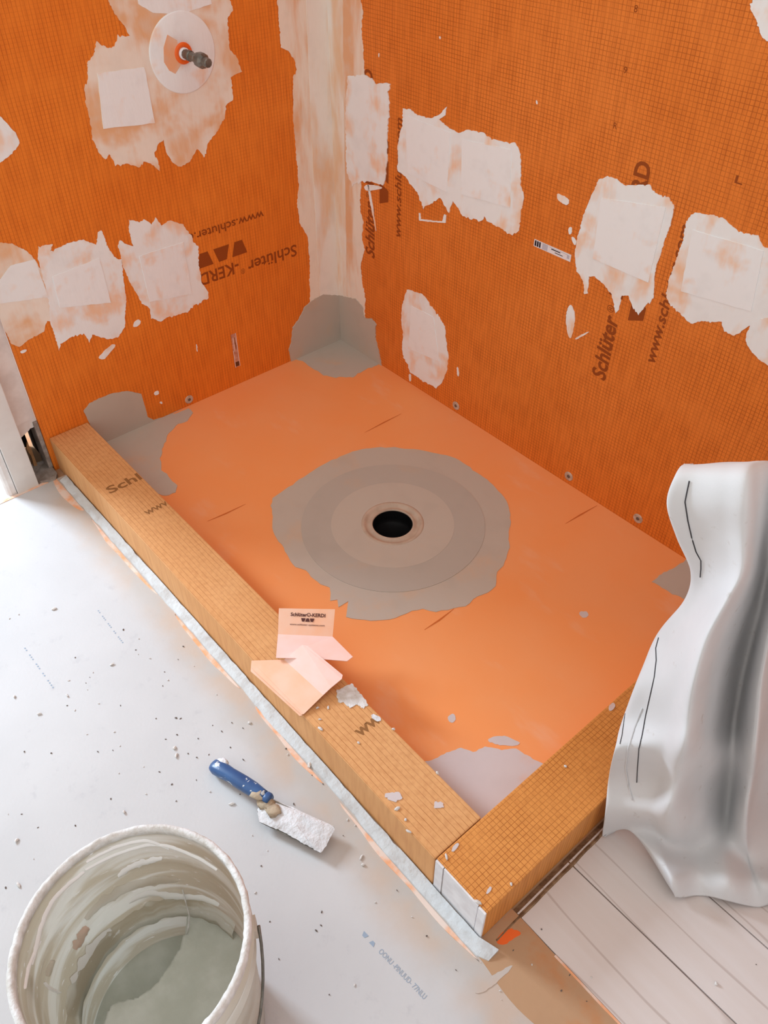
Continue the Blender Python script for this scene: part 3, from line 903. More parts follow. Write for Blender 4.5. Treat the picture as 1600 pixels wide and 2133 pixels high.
patch('mortar_patch', 'R', [(1187, 632), (1195, 640), (1199, 665), (1193, 700), (1187, 706), (1182, 690), (1178, 660)], 'mw', wr, 0.0016, 0, 1.0, 4, 58, label='small almond-shaped mortar dab')
patch('mortar_patch', 'R', [(1160, 402), (1175, 408), (1187, 415), (1184, 428), (1172, 424), (1162, 416)], 'mw', wr, 0.0016, 0, 1.5, 3, 59, label='small crusty mortar dab right of the double patch')
for q, sd in (([(952, 762), (956, 768), (957, 785), (953, 782)], 60), ([(852, 778), (857, 779), (857, 795), (853, 793)], 61), ([(1184, 474), (1192, 472), (1192, 484), (1187, 490)], 62), ([(1190, 490), (1202, 500), (1200, 512), (1194, 506)], 63), ([(873, 444), (876, 444), (877, 456), (892, 458), (922, 461), (926, 446), (930, 448), (929, 464), (898, 462), (874, 459)], 64), ([(1198, 704), (1226, 690), (1228, 692), (1200, 708)], 65), ([(915, 76), (918, 75), (919, 81), (917, 82)], 66), ([(789, 111), (791, 111), (791, 119), (789, 119)], 67), ([(1117, 209), (1119, 208), (1121, 217), (1118, 217)], 68), ([(765, 385), (770, 384), (785, 480), (783, 482)], 69), ([(758, 384), (788, 386), (800, 392), (780, 396), (762, 398)], 70)):
    patch('mortar_dab', 'R', q, 'mw', wr, 0.0016, 0, 0.7, 3, sd)

# washers screwed through the board
for surf, px, wall in (('L', (394, 832), wl), ('R', (950, 845), wr), ('R', (1185, 992), wr), ('R', (1329, 1080), wr)):
    q = on(surf, px)
    ax = 'y' if surf == 'L' else 'x'
    ws = lathe('washer', [(0.0002, 0.0012), (0.006, 0.0012), (0.0075, 0.0020), (0.0095, 0.0014), (0.012, 0.0020), (0.0135, 0.0014), (0.014, 0.0)], 'washer', wall, axis=ax, seg=28, base=q)
    lathe('screw', [(0.0001, 0.0018), (0.0015, 0.0018), (0.0025, 0.0030), (0.0045, 0.0026), (0.005, 0.001)], 'screw', ws, axis=ax, seg=16, base=q)

# ------------------------------------------------------------------ shower valve
vc = Vector((0.445, 0.0, 0.962))
vl = tag(empty('shower_valve', vc), 'grey valve stem sticking out of a round seal on the left wall', 'valve')
lathe('seal_disc', [(0.021, 0.0030), (0.022, 0.0042), (0.050, 0.0042), (0.086, 0.0040), (0.089, 0.0028), (0.0895, 0.0)], 'msq', vl, axis='y', seg=72, base=vc)['label'] = 'round mortared membrane seal'
lathe('orange_gasket', [(0.0135, 0.003), (0.0140, 0.007), (0.018, 0.0085), (0.023, 0.0068), (0.0245, 0.003)], 'orangerub', vl, axis='y', seg=48, base=vc)['label'] = 'orange rubber gasket ring'
lathe('collar', [(0.0135, 0.002), (0.0135, 0.012), (0.0120, 0.0135), (0.0005, 0.0135)], 'whitepl', vl, axis='y', seg=36, base=vc)['label'] = 'white collar'
lathe('stem', [(0.0110, 0.0130), (0.0110, 0.026), (0.0124, 0.027), (0.0124, 0.038), (0.0100, 0.040), (0.0100, 0.060), (0.0090, 0.061), (0.0110, 0.064), (0.0110, 0.070), (0.0160, 0.073), (0.0172, 0.080), (0.0172, 0.094), (0.0145, 0.098), (0.0110, 0.100), (0.0105, 0.116), (0.0085, 0.118), (0.0005, 0.118)], 'steel', vl, axis='y', seg=10, smooth=False, base=vc)
gp = [(0.012, 0.030), (0.035, 0.045), (0.05, 0.02), (0.055, -0.01), (0.045, -0.03), (0.03, -0.04), (0.01, -0.022)]
o = plate('bare_patch', [vc + Vector((x, 0.0038, z)) for x, z in gp], [vc + Vector((x, 0.0046, z)) for x, z in gp], 'haze2', vl)

# ------------------------------------------------------------------ stickers
st = tag(empty('barcode_sticker', (0, 0.843, 0.624)), 'white barcode sticker on the right orange wall', 'sticker', 'wall stickers')
box('label_paper', (0.0003, 0.786, 0.6155), (0.0009, 0.900, 0.633), 'stick', st)
for k in range(3):
    box('barcode', (0.0009, 0.7885 + k * 0.0068, 0.6175), (0.0011, 0.7935 + k * 0.0068, 0.631), 'stickink', st)
box('grey_print', (0.0009, 0.812, 0.617), (0.0011, 0.829, 0.6315), 'stickgrey', st)
box('text_line', (0.0009, 0.840, 0.6255), (0.0011, 0.868, 0.6278), 'stickink', st)
box('text_line', (0.0009, 0.852, 0.6205), (0.0011, 0.876, 0.6222), 'stickink', st)
box('text_line', (0.0009, 0.834, 0.629), (0.0011, 0.89, 0.6302), 'stickgrey', st)
box('code_block', (0.0009, 0.8885, 0.6205), (0.0011, 0.8955, 0.6295), 'stickgrey', st)
st = tag(empty('barcode_sticker', (0.416, 0, 0.12)), 'narrow upright pinkish sticker low on the left wall', 'sticker', 'wall stickers')
box('label_paper', (0.407, 0.0003, 0.064), (0.425, 0.0009, 0.181), 'stickpink', st)
box('edge_line', (0.407, 0.0009, 0.064), (0.4085, 0.0012, 0.181), 'stick', st)
box('edge_line', (0.4235, 0.0009, 0.064), (0.425, 0.0012, 0.125), 'stick', st)
box('barcode', (0.4095, 0.0009, 0.066), (0.4225, 0.0012, 0.082), 'stickbrown', st)
box('text_line', (0.4125, 0.0009, 0.125), (0.4145, 0.0012, 0.168), 'stickbrown', st)
box('text_line', (0.4185, 0.0009, 0.12), (0.4200, 0.0012, 0.17), 'stick', st)


# ------------------------------------------------------------------ membrane scraps on the curb
def sheet(name, quads, mat, parent, th=0.0012, sub=6):
    """bilinear panel between four corners, with thickness"""
    a, b, c_, d = [Vector(q) for q in quads]
    v, f = [], []
    n = sub
    for i in range(n + 1):
        for j in range(n + 1):
            s, t_ = i / n, j / n
            p = (a * (1 - s) + b * s) * (1 - t_) + (d * (1 - s) + c_ * s) * t_
            v.append(p)
    up = (b - a).cross(d - a).normalized()
    if up.z < 0:
        up = -up
    m = len(v)
    v = v + [p - up * th for p in v]
    for i in range(n):
        for j in range(n):
            q = (i * (n + 1) + j, (i + 1) * (n + 1) + j, (i + 1) * (n + 1) + j + 1, i * (n + 1) + j + 1)
            f.append(q)
            f.append(tuple(m + k for k in reversed(q)))
    rim = [i * (n + 1) for i in range(n + 1)] + [n * (n + 1) + j for j in range(1, n + 1)] + [i * (n + 1) + n for i in range(n - 1, -1, -1)] + [j for j in range(n - 1, 0, -1)]
    for k in range(len(rim)):
        k2 = rim[(k + 1) % len(rim)]
        f.append((rim[k], k2, m + k2, m + rim[k]))
    return obj(name, v, f, mat, parent)


def atz(px, h):
    return hit(px, 2, H + h)


s1 = tag(empty('membrane_scrap', on('C', (632, 1325))), 'folded peach membrane corner with dark lettering lying on the curb', 'scrap', 'membrane scraps on the curb')
A, B = atz((579, 1321), 0.003), atz((693, 1326), 0.003)
C1, D1 = atz((698, 1269), 0.030), atz((581, 1267), 0.028)
sheet('printed_flap', (A, B, C1, D1), 'scrap', s1)
E1, F1 = atz((735, 1368), 0.030), atz((575, 1370), 0.020)
lower = [A, B, E1, atz((723, 1377), 0.031), atz((660, 1372), 0.026), F1]
plate('lit_flap', [p - Vector((0, 0, 0.0013)) for p in lower], lower, 'scrap2', s1)['label'] = 'lower flap with window light put into its pale lilac colour'
ex = (B - A).normalized()
ey = (D1 - A)
ey = (ey - ex * ey.dot(ex)).normalized()
nn = ex.cross(ey)
if nn.z < 0:
    nn = -nn
LX = (B - A).length
LY = (D1 - A).length
lettering('Schlüter®-KERDI', A + ex * LX * 0.20 + ey * LY * 0.72, ex, ey, LX * 0.64, LY * 0.13, 'ink', s1, 0.03, off=nn * 0.0012)
tr = trapezoids(A + ex * LX * 0.44 + ey * LY * 0.52, ex, ey, LX * 0.085, 'ink', s1, 'vav', gap=0.95, hgt=0.13 * LY / (LX * 0.085))
tr.location += nn * 0.0009
lettering('www.schluter-systems.com', A + ex * LX * 0.20 + ey * LY * 0.37, ex, ey, LX * 0.64, LY * 0.065, 'ink', s1, 0.01, off=nn * 0.0012)

s2 = tag(empty('membrane_scrap', on('C', (620, 1420))), 'plain folded peach membrane scrap hanging over the curb edge', 'scrap', 'membrane scraps on the curb')
G0, G1 = atz((592, 1374), 0.012), atz((673, 1448), 0.014)
rp = [G0, G1, atz((690, 1432), 0.022), atz((712, 1414), 0.032), atz((714, 1406), 0.033), atz((640, 1345), 0.042), atz((630, 1343), 0.040)]
plate('raised_flap', [p - Vector((0, 0, 0.0013)) for p in rp], rp, 'scrap2', s2)['label'] = 'pinker right flap'
lp = [G0, atz((524, 1376), 0.006), atz((524, 1390), 0.004), atz((528, 1396), 0.004), atz((628, 1488), 0.004), atz((633, 1487), 0.004), G1]
plate('left_flap', [p - Vector((0, 0, 0.0013)) for p in lp], lp, 'scrap', s2)
up = [atz((524, 1376), 0.0045), atz((522, 1398), 0.0015), atz((540, 1414), 0.0015), atz((624, 1491), 0.0015), atz((630, 1490), 0.0015), atz((560, 1410), 0.0022)]
plate('under_layer', [p - Vector((0, 0, 0.0010)) for p in up], up, 'scrap', s2)

# ------------------------------------------------------------------ putty knife
kn = tag(empty('putty_knife', on('F', (560, 1670))), 'blue-handled putty knife caked with white mortar lying on the floor', 'putty knife')
h0 = hit((441, 1590), 2, F + 0.020)
h1 = hit((566, 1668), 2, F + 0.030)
ax = (h1 - h0).normalized()
sd_ = Vector((0, 0, 1)).cross(ax).normalized()
upv = ax.cross(sd_).normalized()
HL = (h1 - h0).length


def loft(name, secs, mat, parent, seg=16):
    """secs: (distance along handle, half width, half height, drop)"""
    v, f = [], []
    for d, a, b, z in secs:
        c0 = h0 + ax * d + upv * z
        for k in range(seg):
            t_ = 2 * math.pi * k / seg
            cx = math.copysign(abs(math.cos(t_)) ** 0.7, math.cos(t_))
            sx = math.copysign(abs(math.sin(t_)) ** 0.7, math.sin(t_))
            v.append(c0 + sd_ * (a * cx) + upv * (b * sx))
    m = len(secs)
    for i in range(m - 1):
        for k in range(seg):
            k2 = (k + 1) % seg
            f.append((i * seg + k, i * seg + k2, (i + 1) * seg + k2, (i + 1) * seg + k))
    f.append(tuple(range(seg)))
    f.append(tuple((m - 1) * seg + k for k in range(seg)))
    return obj(name, v, f, mat, parent, smooth=True)


loft('handle', [(0.0, 0.006, 0.006, -0.004), (0.003, 0.012, 0.010, -0.004), (0.012, 0.0150, 0.0125, -0.003), (0.03, 0.0150, 0.013, -0.001), (0.05, 0.0135, 0.0125, 0.0), (0.085, 0.0145, 0.013, 0.0), (0.11, 0.0140, 0.012, 0.0), (0.13, 0.0115, 0.0105, 0.0), (0.139, 0.0105, 0.010, 0.0)], 'blue', kn)
loft('ferrule', [(0.139, 0.0095, 0.009, 0), (0.142, 0.0112, 0.0105, 0), (0.150, 0.0112, 0.0105, 0), (0.153, 0.0095, 0.009, 0)], 'blue', kn)['label'] = 'bright blue ferrule'
bq = [hit(p, 2, F + z) for p, z in (((536, 1690), 0.022), ((541, 1672), 0.024), ((566, 1664), 0.028), ((600, 1680), 0.027), ((696, 1722), 0.024), ((668, 1777), 0.018), ((600, 1742), 0.019), ((540, 1712), 0.019))]
plate('blade', [p - Vector((0, 0, 0.0012)) for p in bq], bq, 'steel', kn)
mpx = ragged([(536, 1686), (546, 1668), (566, 1664), (585, 1672), (610, 1682), (650, 1700), (694, 1720), (697, 1728), (688, 1745), (680, 1762), (668, 1776), (655, 1770), (620, 1750), (590, 1733), (560, 1720), (540, 1712)], 1.4, 4, 81)
kb0 = Vector((bq[4] + bq[5]) / 2)


def blade_z(p):
    return F + 0.0195 + 0.006 * max(0.0, min(1.0, (1700 - p[1] + (p[0] - 540) * 0.45 + 30) / 90.0))


lo = [hit(p, 2, blade_z(p) + 0.0004) for p in mpx]
# domed lump of mortar on the blade
cen = sum(lo, Vector()) / len(lo)
v, f = [], []
RN = 7
for i, p in enumerate(lo):
    for k in range(RN):
        t_ = k / (RN - 1)
        q = p.lerp(cen, t_ * 0.96)
        hgt = 0.0045 * min(1.0, t_ * 3.5) + 0.003 * noise.noise(q * 70) * min(1.0, t_ * 4)
        v.append(q + Vector((0, 0, hgt)))
m = len(lo)
for i in range(m):
    j = (i + 1) % m
    for k in range(RN - 1):
        f.append((i * RN + k, j * RN + k, j * RN + k + 1, i * RN + k + 1))
f.append(tuple(i * RN + RN - 1 for i in range(m)))
obj('mortar_cake', v, f, 'kmort', kn, smooth=True)['label'] = 'white mortar caked on the blade'
for dd, off_, ra in ((0.126, -0.006, 0.011), (0.022, 0.010, 0.009), (0.148, -0.012, 0.012), (0.168, -0.014, 0.012)):
    c0 = h0 + ax * dd + sd_ * off_ + upv * (0.006 if dd < 0.14 else -0.002)
    bm = bmesh.new()
    bmesh.ops.create_icosphere(bm, subdivisions=2, radius=1.0)
    vv = []
    for vert in bm.verts:
        d = vert.co
        rr = ra * (1 + 0.6 * noise.noise(d * 1.9 + Vector((dd * 100, 0, 0))))
        vv.append(c0 + ax * (d.x * rr * 1.5) + sd_ * (d.y * rr * 1.1) + upv * (d.z * rr * 0.42))
    ff = [tuple(x.index for x in fc.verts) for fc in bm.faces]
    bm.free()
    obj('mortar_lump', vv, ff, 'tanm' if dd > 0.1 else 'kmort', kn, smooth=True)

# ------------------------------------------------------------------ bucket
bc = Vector((1.501, 1.472, F))
bk = tag(empty('bucket', bc), 'mortar-smeared pale plastic bucket with wet grey mortar inside', 'bucket')
ZR = 0.38
cc = (bc.x, bc.y)
rb, rt = 0.132, 0.1485


def br(z):
    return rb + (rt - rb) * (z - F) / (ZR - F)


lathe('body', [(0.0005, F + 0.0005), (rb - 0.004, F + 0.0005), (rb, F + 0.005)] + [(br(z), z) for z in (0.05, 0.12, 0.2, 0.27, 0.285)] + [(br(0.29) + 0.005, 0.287), (br(0.30) + 0.005, 0.293), (br(0.30), 0.298), (br(0.33), 0.33), (br(0.34) + 0.005, 0.333), (br(0.34) + 0.005, 0.340), (br(0.345), 0.346), (br(ZR - 0.012), ZR - 0.012)], 'bucket', bk, cc, seg=96)
lathe('inner_wall', [(br(z) - 0.004, z) for z in (ZR - 0.004, 0.36, 0.34, 0.30, 0.26, 0.22, 0.18, 0.14, 0.10, 0.05, 0.01, F + 0.006)] + [(0.0005, F + 0.006)], 'bucketin', bk, cc, seg=96)['label'] = 'glossy inner wall streaked with mortar'
n = 160
v, f = [], []
for i in range(n):
    a = 2 * math.pi * i / n
    ca, sa = math.cos(a), math.sin(a)
    w1 = 0.0018 * noise.noise(Vector((ca * 9, sa * 9, 1))) + 0.0015 * noise.noise(Vector((ca * 30, sa * 30, 4)))
    prof = [(br(ZR) - 0.0055, ZR - 0.012), (br(ZR) - 0.0055 + w1 * 0.6, ZR - 0.002), (br(ZR) - 0.002, ZR + 0.001 + w1 * 0.7), (br(ZR) + 0.002, ZR + 0.001 + w1 * 0.7), (0.1528 + w1 * 0.6, ZR - 0.003), (0.1525 + w1 * 0.5, ZR - 0.012), (br(ZR) - 0.001, ZR - 0.016)]
    for r_, z_ in prof:
        v.append((cc[0] + r_ * ca, cc[1] + r_ * sa, z_))
m = 7
for i in range(n):
    j = (i + 1) % n
    for k in range(m):
        k2 = (k + 1) % m
        f.append((i * m + k, j * m + k, j * m + k2, i * m + k2))
obj('rim', v, f, 'rimm', bk, smooth=True)['label'] = 'rim crusted with white mortar'
# bail: ears and wire hanging on the right-hand side
ea = math.atan2(0.45, -0.9)
out = Vector((math.cos(ea), math.sin(ea), 0))
tan = Vector((-out.y, out.x, 0))
for sgn in (1, -1):
    e0 = bc + out * (br(0.31) * sgn) + Vector((0, 0, 0.315 - F))
    vv, ff = box_vf((-0.011, -0.004, -0.013), (0.011, 0.006, 0.013))
    o = obj('ear', [e0 + tan * x + out * (sgn * (y + 0.003)) + Vector((0, 0, z)) for x, y, z in vv], ff, 'bucket', bk)
wire = []
for k in range(33):
    a = math.pi * k / 32
    rr = br(0.2) + 0.010
    wire.append(bc + out * (math.cos(a) * 0.157) + tan * (-math.sin(a) * 0.165) + Vector((0, 0, 0.315 - F - 0.205 * math.sin(a))))
tube('bail_wire', wire, 0.0022, 'steel', bk)

# mortar left in the bucket: grey floor, broken mass at the near right, lining
lv = 0.122
ctop = [hit(p, 2, lv) for p in ((400, 1868), (392, 1905), (386, 1940), (372, 1975), (350, 2015), (322, 2052), (288, 2078), (250, 2085), (228, 2090), (214, 2133), (205, 2180))]
cav = [(p.x, p.y) for p in ctop]
far = [(1.72, 1.62), (1.75, 1.25), (1.45, 1.15), (1.25, 1.2)]
poly = cav + far


def inside(x, y, pg):
    c_ = False
    j = len(pg) - 1
    for i in range(len(pg)):
        if ((pg[i][1] > y) != (pg[j][1] > y)) and (x < (pg[j][0] - pg[i][0]) * (y - pg[i][1]) / (pg[j][1] - pg[i][1]) + pg[i][0]):
            c_ = not c_
        j = i
    return c_


def edge_d(x, y):
    best = 9
    for i in range(len(cav) - 1):
        a, b = Vector(cav[i]), Vector(cav[i + 1])
        d = b - a
        t_ = max(0, min(1, (Vector((x, y)) - a).dot(d) / d.length_squared))
        best = min(best, (Vector((x, y)) - a - d * t_).length)
    return best


v, f = [], []
NR, NA = 40, 120
for i in range(NA):
    a = 2 * math.pi * i / NA
    for k in range(NR + 1):
        rr = k / NR
        ca, sa = math.cos(a), math.sin(a)
        x, y = bc.x + 0.137 * rr * ca, bc.y + 0.137 * rr * sa
        jit = 0.004 * noise.noise(Vector((x * 60, y * 60, 0)))
        d = edge_d(x, y) + jit
        if inside(x, y, poly):
            s = max(0.0, min(1.0, d / 0.006))
            z = lv - (lv - 0.032) * (s * s * (3 - 2 * s))
            rmax = br(z) - 0.003
        else:
            z = lv + 0.004 * noise.noise(Vector((x * 25, y * 25, 3))) + 0.004 * max(0, 1 - d / 0.012)
            rmax = br(z) - 0.003
        x, y = bc.x + rmax * rr * ca, bc.y + rmax * rr * sa
        v.append((x, y, z))
for i in range(NA):
    j = (i + 1) % NA
    for k in range(NR):
        f.append((i * (NR + 1) + k, j * (NR + 1) + k, j * (NR + 1) + k + 1, i * (NR + 1) + k + 1))
mm = tag(obj('mortar_mass', v, f, 'wet', None, smooth=True, origin=(bc.x, bc.y, 0.03)), 'leftover grey mortar at the bottom of the bucket, broken open on one side', 'mortar')
# thick mortar lining on the far wall, above the broken-out hollow
v, f = [], []
n = 70
a0_, a1_ = math.radians(-175), math.radians(25)
for i in range(n + 1):
    a = a0_ + (a1_ - a0_) * i / n
    ca, sa = math.cos(a), math.sin(a)
    top = 0.165 + 0.022 * noise.noise(Vector((a * 2.2, 5, 0))) + 0.010 * noise.noise(Vector((a * 9, 7, 0)))
    bot = 0.120 + 0.012 * noise.noise(Vector((a * 5, 9, 0)))
    th = 0.010 + 0.004 * noise.noise(Vector((a * 6, 1, 0)))
    for r_, z_ in ((br(top) - 0.0035, top), (br(top) - 0.006, top - 0.004), (br(0.14) - 0.004 - th, 0.5 * (top + bot)), (br(bot) - 0.004 - th, bot + 0.003), (br(bot) - 0.0045, bot)):
        v.append((cc[0] + r_ * ca, cc[1] + r_ * sa, z_))
for i in range(n):
    for k in range(4):
        f.append((i * 5 + k, (i + 1) * 5 + k, (i + 1) * 5 + k + 1, i * 5 + k + 1))
obj('mortar_lining', v, f, 'bucketin', mm, smooth=True)['label'] = 'pale mortar lining stuck to the bucket wall'
p0 = hit((368, 1808), 2, 0.23)
p1 = hit((382, 1860), 2, 0.19)
p2 = hit((394, 1905), 2, 0.15)
p3 = hit((393, 1930), 2, 0.135)
p4 = hit((388, 1946), 2, 0.125)
tube('mortar_drip', [p0, p1, p2, p3, p4], [0.0006, 0.001, 0.0014, 0.0018, 0.001], 'rimm', mm, 6)

# white smears left on the inner wall
ivs, ifs = [], []
zs_ = [ZR - 0.004 - (ZR - 0.004 - F - 0.01) * k / 24 for k in range(25)]
for i in range(96):
    a = 2 * math.pi * i / 96
    for z_ in zs_:
        r_ = br(z_) - 0.0048
        ivs.append(Vector((cc[0] + r_ * math.cos(a), cc[1] + r_ * math.sin(a), z_)))
for i in range(96):
    j = (i + 1) % 96
    for k in range(24):
        ifs.append((i * 25 + k, j * 25 + k, j * 25 + k + 1, i * 25 + k + 1))
inb = BVHTree.FromPolygons(ivs, ifs)


def on_bucket(px):
    d = ray(px).normalized()
    t0 = (ZR - 0.006 - CAM.z) / d.z
    return inb.ray_cast(CAM + d * t0, d)[0]


def smear(line, width, mat, seed, taper=True):
    pl = refine2([Vector(p) for p in line], 7)
    v, f = [], []
    for i, p in enumerate(pl):
        d = (pl[min(i + 1, len(pl) - 1)] - pl[max(i - 1, 0)]).normalized()
        n_ = Vector((-d.y, d.x))
        t_ = i / (len(pl) - 1)
        w_ = width * (0.35 + 0.65 * math.sin(math.pi * t_) ** 0.5 if taper and 0 < t_ < 1 else 0.3)
        w0 = w_ * (1 + 0.7 * noise.noise(Vector((i * 0.45, seed, 0))))
        w1 = w_ * (1 + 0.7 * noise.noise(Vector((i * 0.45, seed, 7))))
        for q, inner in ((p + n_ * w0, 0), (p + n_ * w0 * 0.4, 1), (p - n_ * w1 * 0.4, 1), (p - n_ * w1, 0)):
            h_ = on_bucket(q)
            if h_ is None:
                return
            c_ = Vector((cc[0], cc[1], h_.z))
            v.append(h_ + (c_ - h_).normalized() * (0.0016 if inner else -0.0012))
    for i in range(len(pl) - 1):
        for k in range(3):
            f.append((i * 4 + k, (i + 1) * 4 + k, (i + 1) * 4 + k + 1, i * 4 + k + 1))
    obj('mortar_smear', v, f, mat, bk, smooth=True)


def refine2(seq, k):
    out_ = []
    n_ = len(seq)
    for i in range(n_ - 1):
        a, b, c_, d = seq[max(i - 1, 0)], seq[i], seq[i + 1], seq[min(i + 2, n_ - 1)]
        for q in range(k):
            t_ = q / k
            out_.append(0.5 * ((2 * b) + (c_ - a) * t_ + (2 * a - 5 * b + 4 * c_ - d) * t_ * t_ + (3 * b - a - 3 * c_ + d) * t_ ** 3))
    out_.append(seq[-1])
    return out_


for ln_, wd_, mt_, sd in (([(176, 1816), (140, 1846), (112, 1876), (90, 1920), (76, 1975), (66, 2010)], 5, 'smearw', 1),
                     ([(246, 1826), (275, 1806), (305, 1796), (338, 1788)], 7, 'smearw', 2),
                     ([(178, 1812), (248, 1778), (326, 1760), (398, 1781), (452, 1812)], 3, 'smearw', 3),
                     ([(180, 1796), (235, 1768), (300, 1752), (352, 1768)], 3, 'smearw', 4),
                     ([(178, 1915), (215, 1880), (262, 1852), (320, 1836), (372, 1834)], 10, 'bucket', 5),
                     ([(268, 1880), (310, 1862), (360, 1868), (420, 1872), (456, 1886)], 7, 'smearw', 6),
                     ([(236, 1938), (206, 1966), (180, 2004), (160, 2060), (150, 2120)], 15, 'smearw', 7),
                     ([(182, 1930), (168, 1956), (156, 1978)], 10, 'pinkm', 8),
                     ([(92, 2046), (108, 2060), (126, 2068)], 4, 'smearw', 9),
                     ([(320, 1732), (352, 1736), (376, 1743)], 2.5, 'smearw', 10),
                     ([(84, 1960), (62, 2010), (52, 2060)], 3, 'smearw', 11),
                     ([(112, 2000), (104, 2020), (100, 2034)], 7, 'bucket', 12)):
    smear(ln_, wd_, mt_, sd)

# ------------------------------------------------------------------ draped cloth
GH = Vector((FWD.x, FWD.y, 0)).normalized()


def deep(px, s):
    d = ray(px)
    return CAM + d * (s / d.dot(GH))


def on_floor(px, h):
    return hit(px, 2, F + h)


S0 = 0.740
rows = []
# (picture height, left edge, first crest, valley, second crest, fold depth, offset)
XS = [
    (968, 1426, 1560, 1620, 1680, 0.30, 0.055),
    (990, 1408, 1558, 1615, 1670, 0.35, 0.018),
    (1050, 1390, 1555, 1612, 1660, 0.45, 0.0),
    (1120, 1410, 1552, 1608, 1650, 0.55, 0.0),
    (1190, 1438, 1545, 1600, 1640, 0.75, 0.0),
    (1250, 1424, 1515, 1588, 1622, 0.9, 0.0),
    (1330, 1365, 1475, 1566, 1600, 1.1, 0.0),
    (1420, 1326, 1450, 1544, 1584, 1.2, -0.010),
    (1500, 1296, 1438, 1532, 1576, 1.2, -0.022),
    (1560, 1281, 1428, 1527, 1571, 1.1, -0.042),
    (1625, 1268, 1414, 1522, 1564, 0.95, -0.020),
    (1690, 1261, 1398, 1515, 1555, 0.85, -0.040),
]
for k, (y, xl, c1, vv_, c2, gain, add) in enumerate(XS):
    xs = [xl + 16, xl, xl + (c1 - xl) * 0.3, xl + (c1 - xl) * 0.68, c1, 0.5 * (c1 + vv_), vv_, c2, c2 + 42, 1820, 2000]
    of = [0.105, 0.075, 0.042, -0.012, -0.052, 0.006, 0.062, -0.026, 0.050, 0.10, 0.18]
    if k >= 7:
        of[0:3] = [0.070, 0.045, 0.022]
    if k >= 9:
        of[0:3] = [0.030, 0.018, 0.010]
    row = []
    for j, x in enumerate(xs):
        yy = y - (0.04 * max(0, x - 1440) if k < 2 else 0)
        o_ = of[j]
        row.append(deep((x, yy), S0 + add + o_ * gain))
    rows.append(row)
H1 = [(1275, 1722), (1256, 1738), (1304, 1722), (1356, 1728), (1398, 1756), (1452, 1760), (1508, 1764), (1552, 1780), (1590, 1790), (1800, 1800), (1990, 1810)]
H2 = [(1280, 1728), (1257, 1743), (1310, 1728), (1376, 1800), (1404, 1826), (1456, 1824), (1514, 1830), (1566, 1838), (1612, 1840), (1815, 1850), (2000, 1850)]
H3 = [(1282, 1730), (1260, 1745), (1314, 1730), (1396, 1850), (1412, 1868), (1462, 1864), (1516, 1874), (1574, 1888), (1630, 1880), (1830, 1890), (2010, 1880)]
hh1 = [0.03, 0.020, 0.045, 0.050, 0.040, 0.025, 0.040, 0.030, 0.03, 0.03, 0.03]
hh2 = [0.012, 0.010, 0.03, 0.050, 0.058, 0.030, 0.062, 0.036, 0.05, 0.03, 0.03]
hh3 = [0.003, 0.002, 0.022, 0.018, 0.016, 0.004, 0.020, 0.004, 0.01, 0.01, 0.01]
rows.append([on_floor(p, h) for p, h in zip(H1, hh1)])
rows.append([on_floor(p, h) for p, h in zip(H2, hh2)])
rows.append([on_floor(p, h) for p, h in zip(H3, hh3)])
# the cloth goes on over the top and down behind
top = [p + GH * 0.03 + RIGHT * 0.03 + Vector((0, 0, -0.05)) for p in rows[0]]
back = [p + GH * 0.06 + RIGHT * 0.14 + Vector((0, 0, -0.25)) for p in rows[0]]
rows = [back, top] + rows


def cr(a, b, c_, d, t_):
    return 0.5 * ((2 * b) + (c_ - a) * t_ + (2 * a - 5 * b + 4 * c_ - d) * t_ * t_ + (3 * b - a - 3 * c_ + d) * t_ ** 3)


def refine(seq, k):
    out_ = []
    n_ = len(seq)
    for i in range(n_ - 1):
        a, b, c_, d = seq[max(i - 1, 0)], seq[i], seq[i + 1], seq[min(i + 2, n_ - 1)]
        for q in range(k):
            out_.append(cr(a, b, c_, d, q / k))
    out_.append(seq[-1])
    return out_


fine = [refine(r_, 9) for r_ in rows]
cols = list(zip(*fine))
cols = [refine(list(c_), 9) for c_ in cols]
nu, nv = len(cols), len(cols[0])
cbase = Vector((0.60, 1.86, F))
v, f = [], []
for i in range(nu):
    for j in range(nv):
        p = cols[i][j]
        wr_ = 0.0045 * noise.noise(Vector((p.x * 9, p.y * 9, p.z * 4))) + 0.0025 * noise.noise(Vector((p.x * 26, p.y * 26, p.z * 9)))
        p = p - GH * wr_
        if p.z < F + 0.0015:
            p = Vector((p.x, p.y, F + 0.0015))
        if p.z < H + 0.005 and p.y < LE + 0.006:
            p = Vector((p.x, LE + 0.006, p.z))
        v.append(p)
for i in range(nu - 1):
    for j in range(nv - 1):
        f.append((i * nv + j, (i + 1) * nv + j, (i + 1) * nv + j + 1, i * nv + j + 1))
cloth = tag(empty('drop_cloth', cbase), 'off-white canvas cloth draped at the right beside the short curb', 'cloth')
sheet_o = obj('draped_sheet', v, f, 'cloth', cloth, smooth=True)
md = sheet_o.modifiers.new('thickness', 'SOLIDIFY')
md.thickness = 0.0016
md.offset = -1
bvh = BVHTree.FromPolygons(v, f)


def on_cloth(px, lift=0.0008):
    d = ray(px).normalized()
    loc, nrm_, idx, dist = bvh.ray_cast(CAM, d)
    if loc is None:
        return None
    return loc - d * lift


def seam(name, px, rad, mat):
    pts_ = []
    for i in range(len(px) - 1):
        for q in range(4):
            a, b = px[i], px[i + 1]
            h_ = on_cloth((a[0] + (b[0] - a[0]) * q / 4, a[1] + (b[1] - a[1]) * q / 4))
            if h_ is not None:
                pts_.append(h_)
    if len(pts_) > 2:
        tube(name, pts_, rad, mat, cloth, 6)


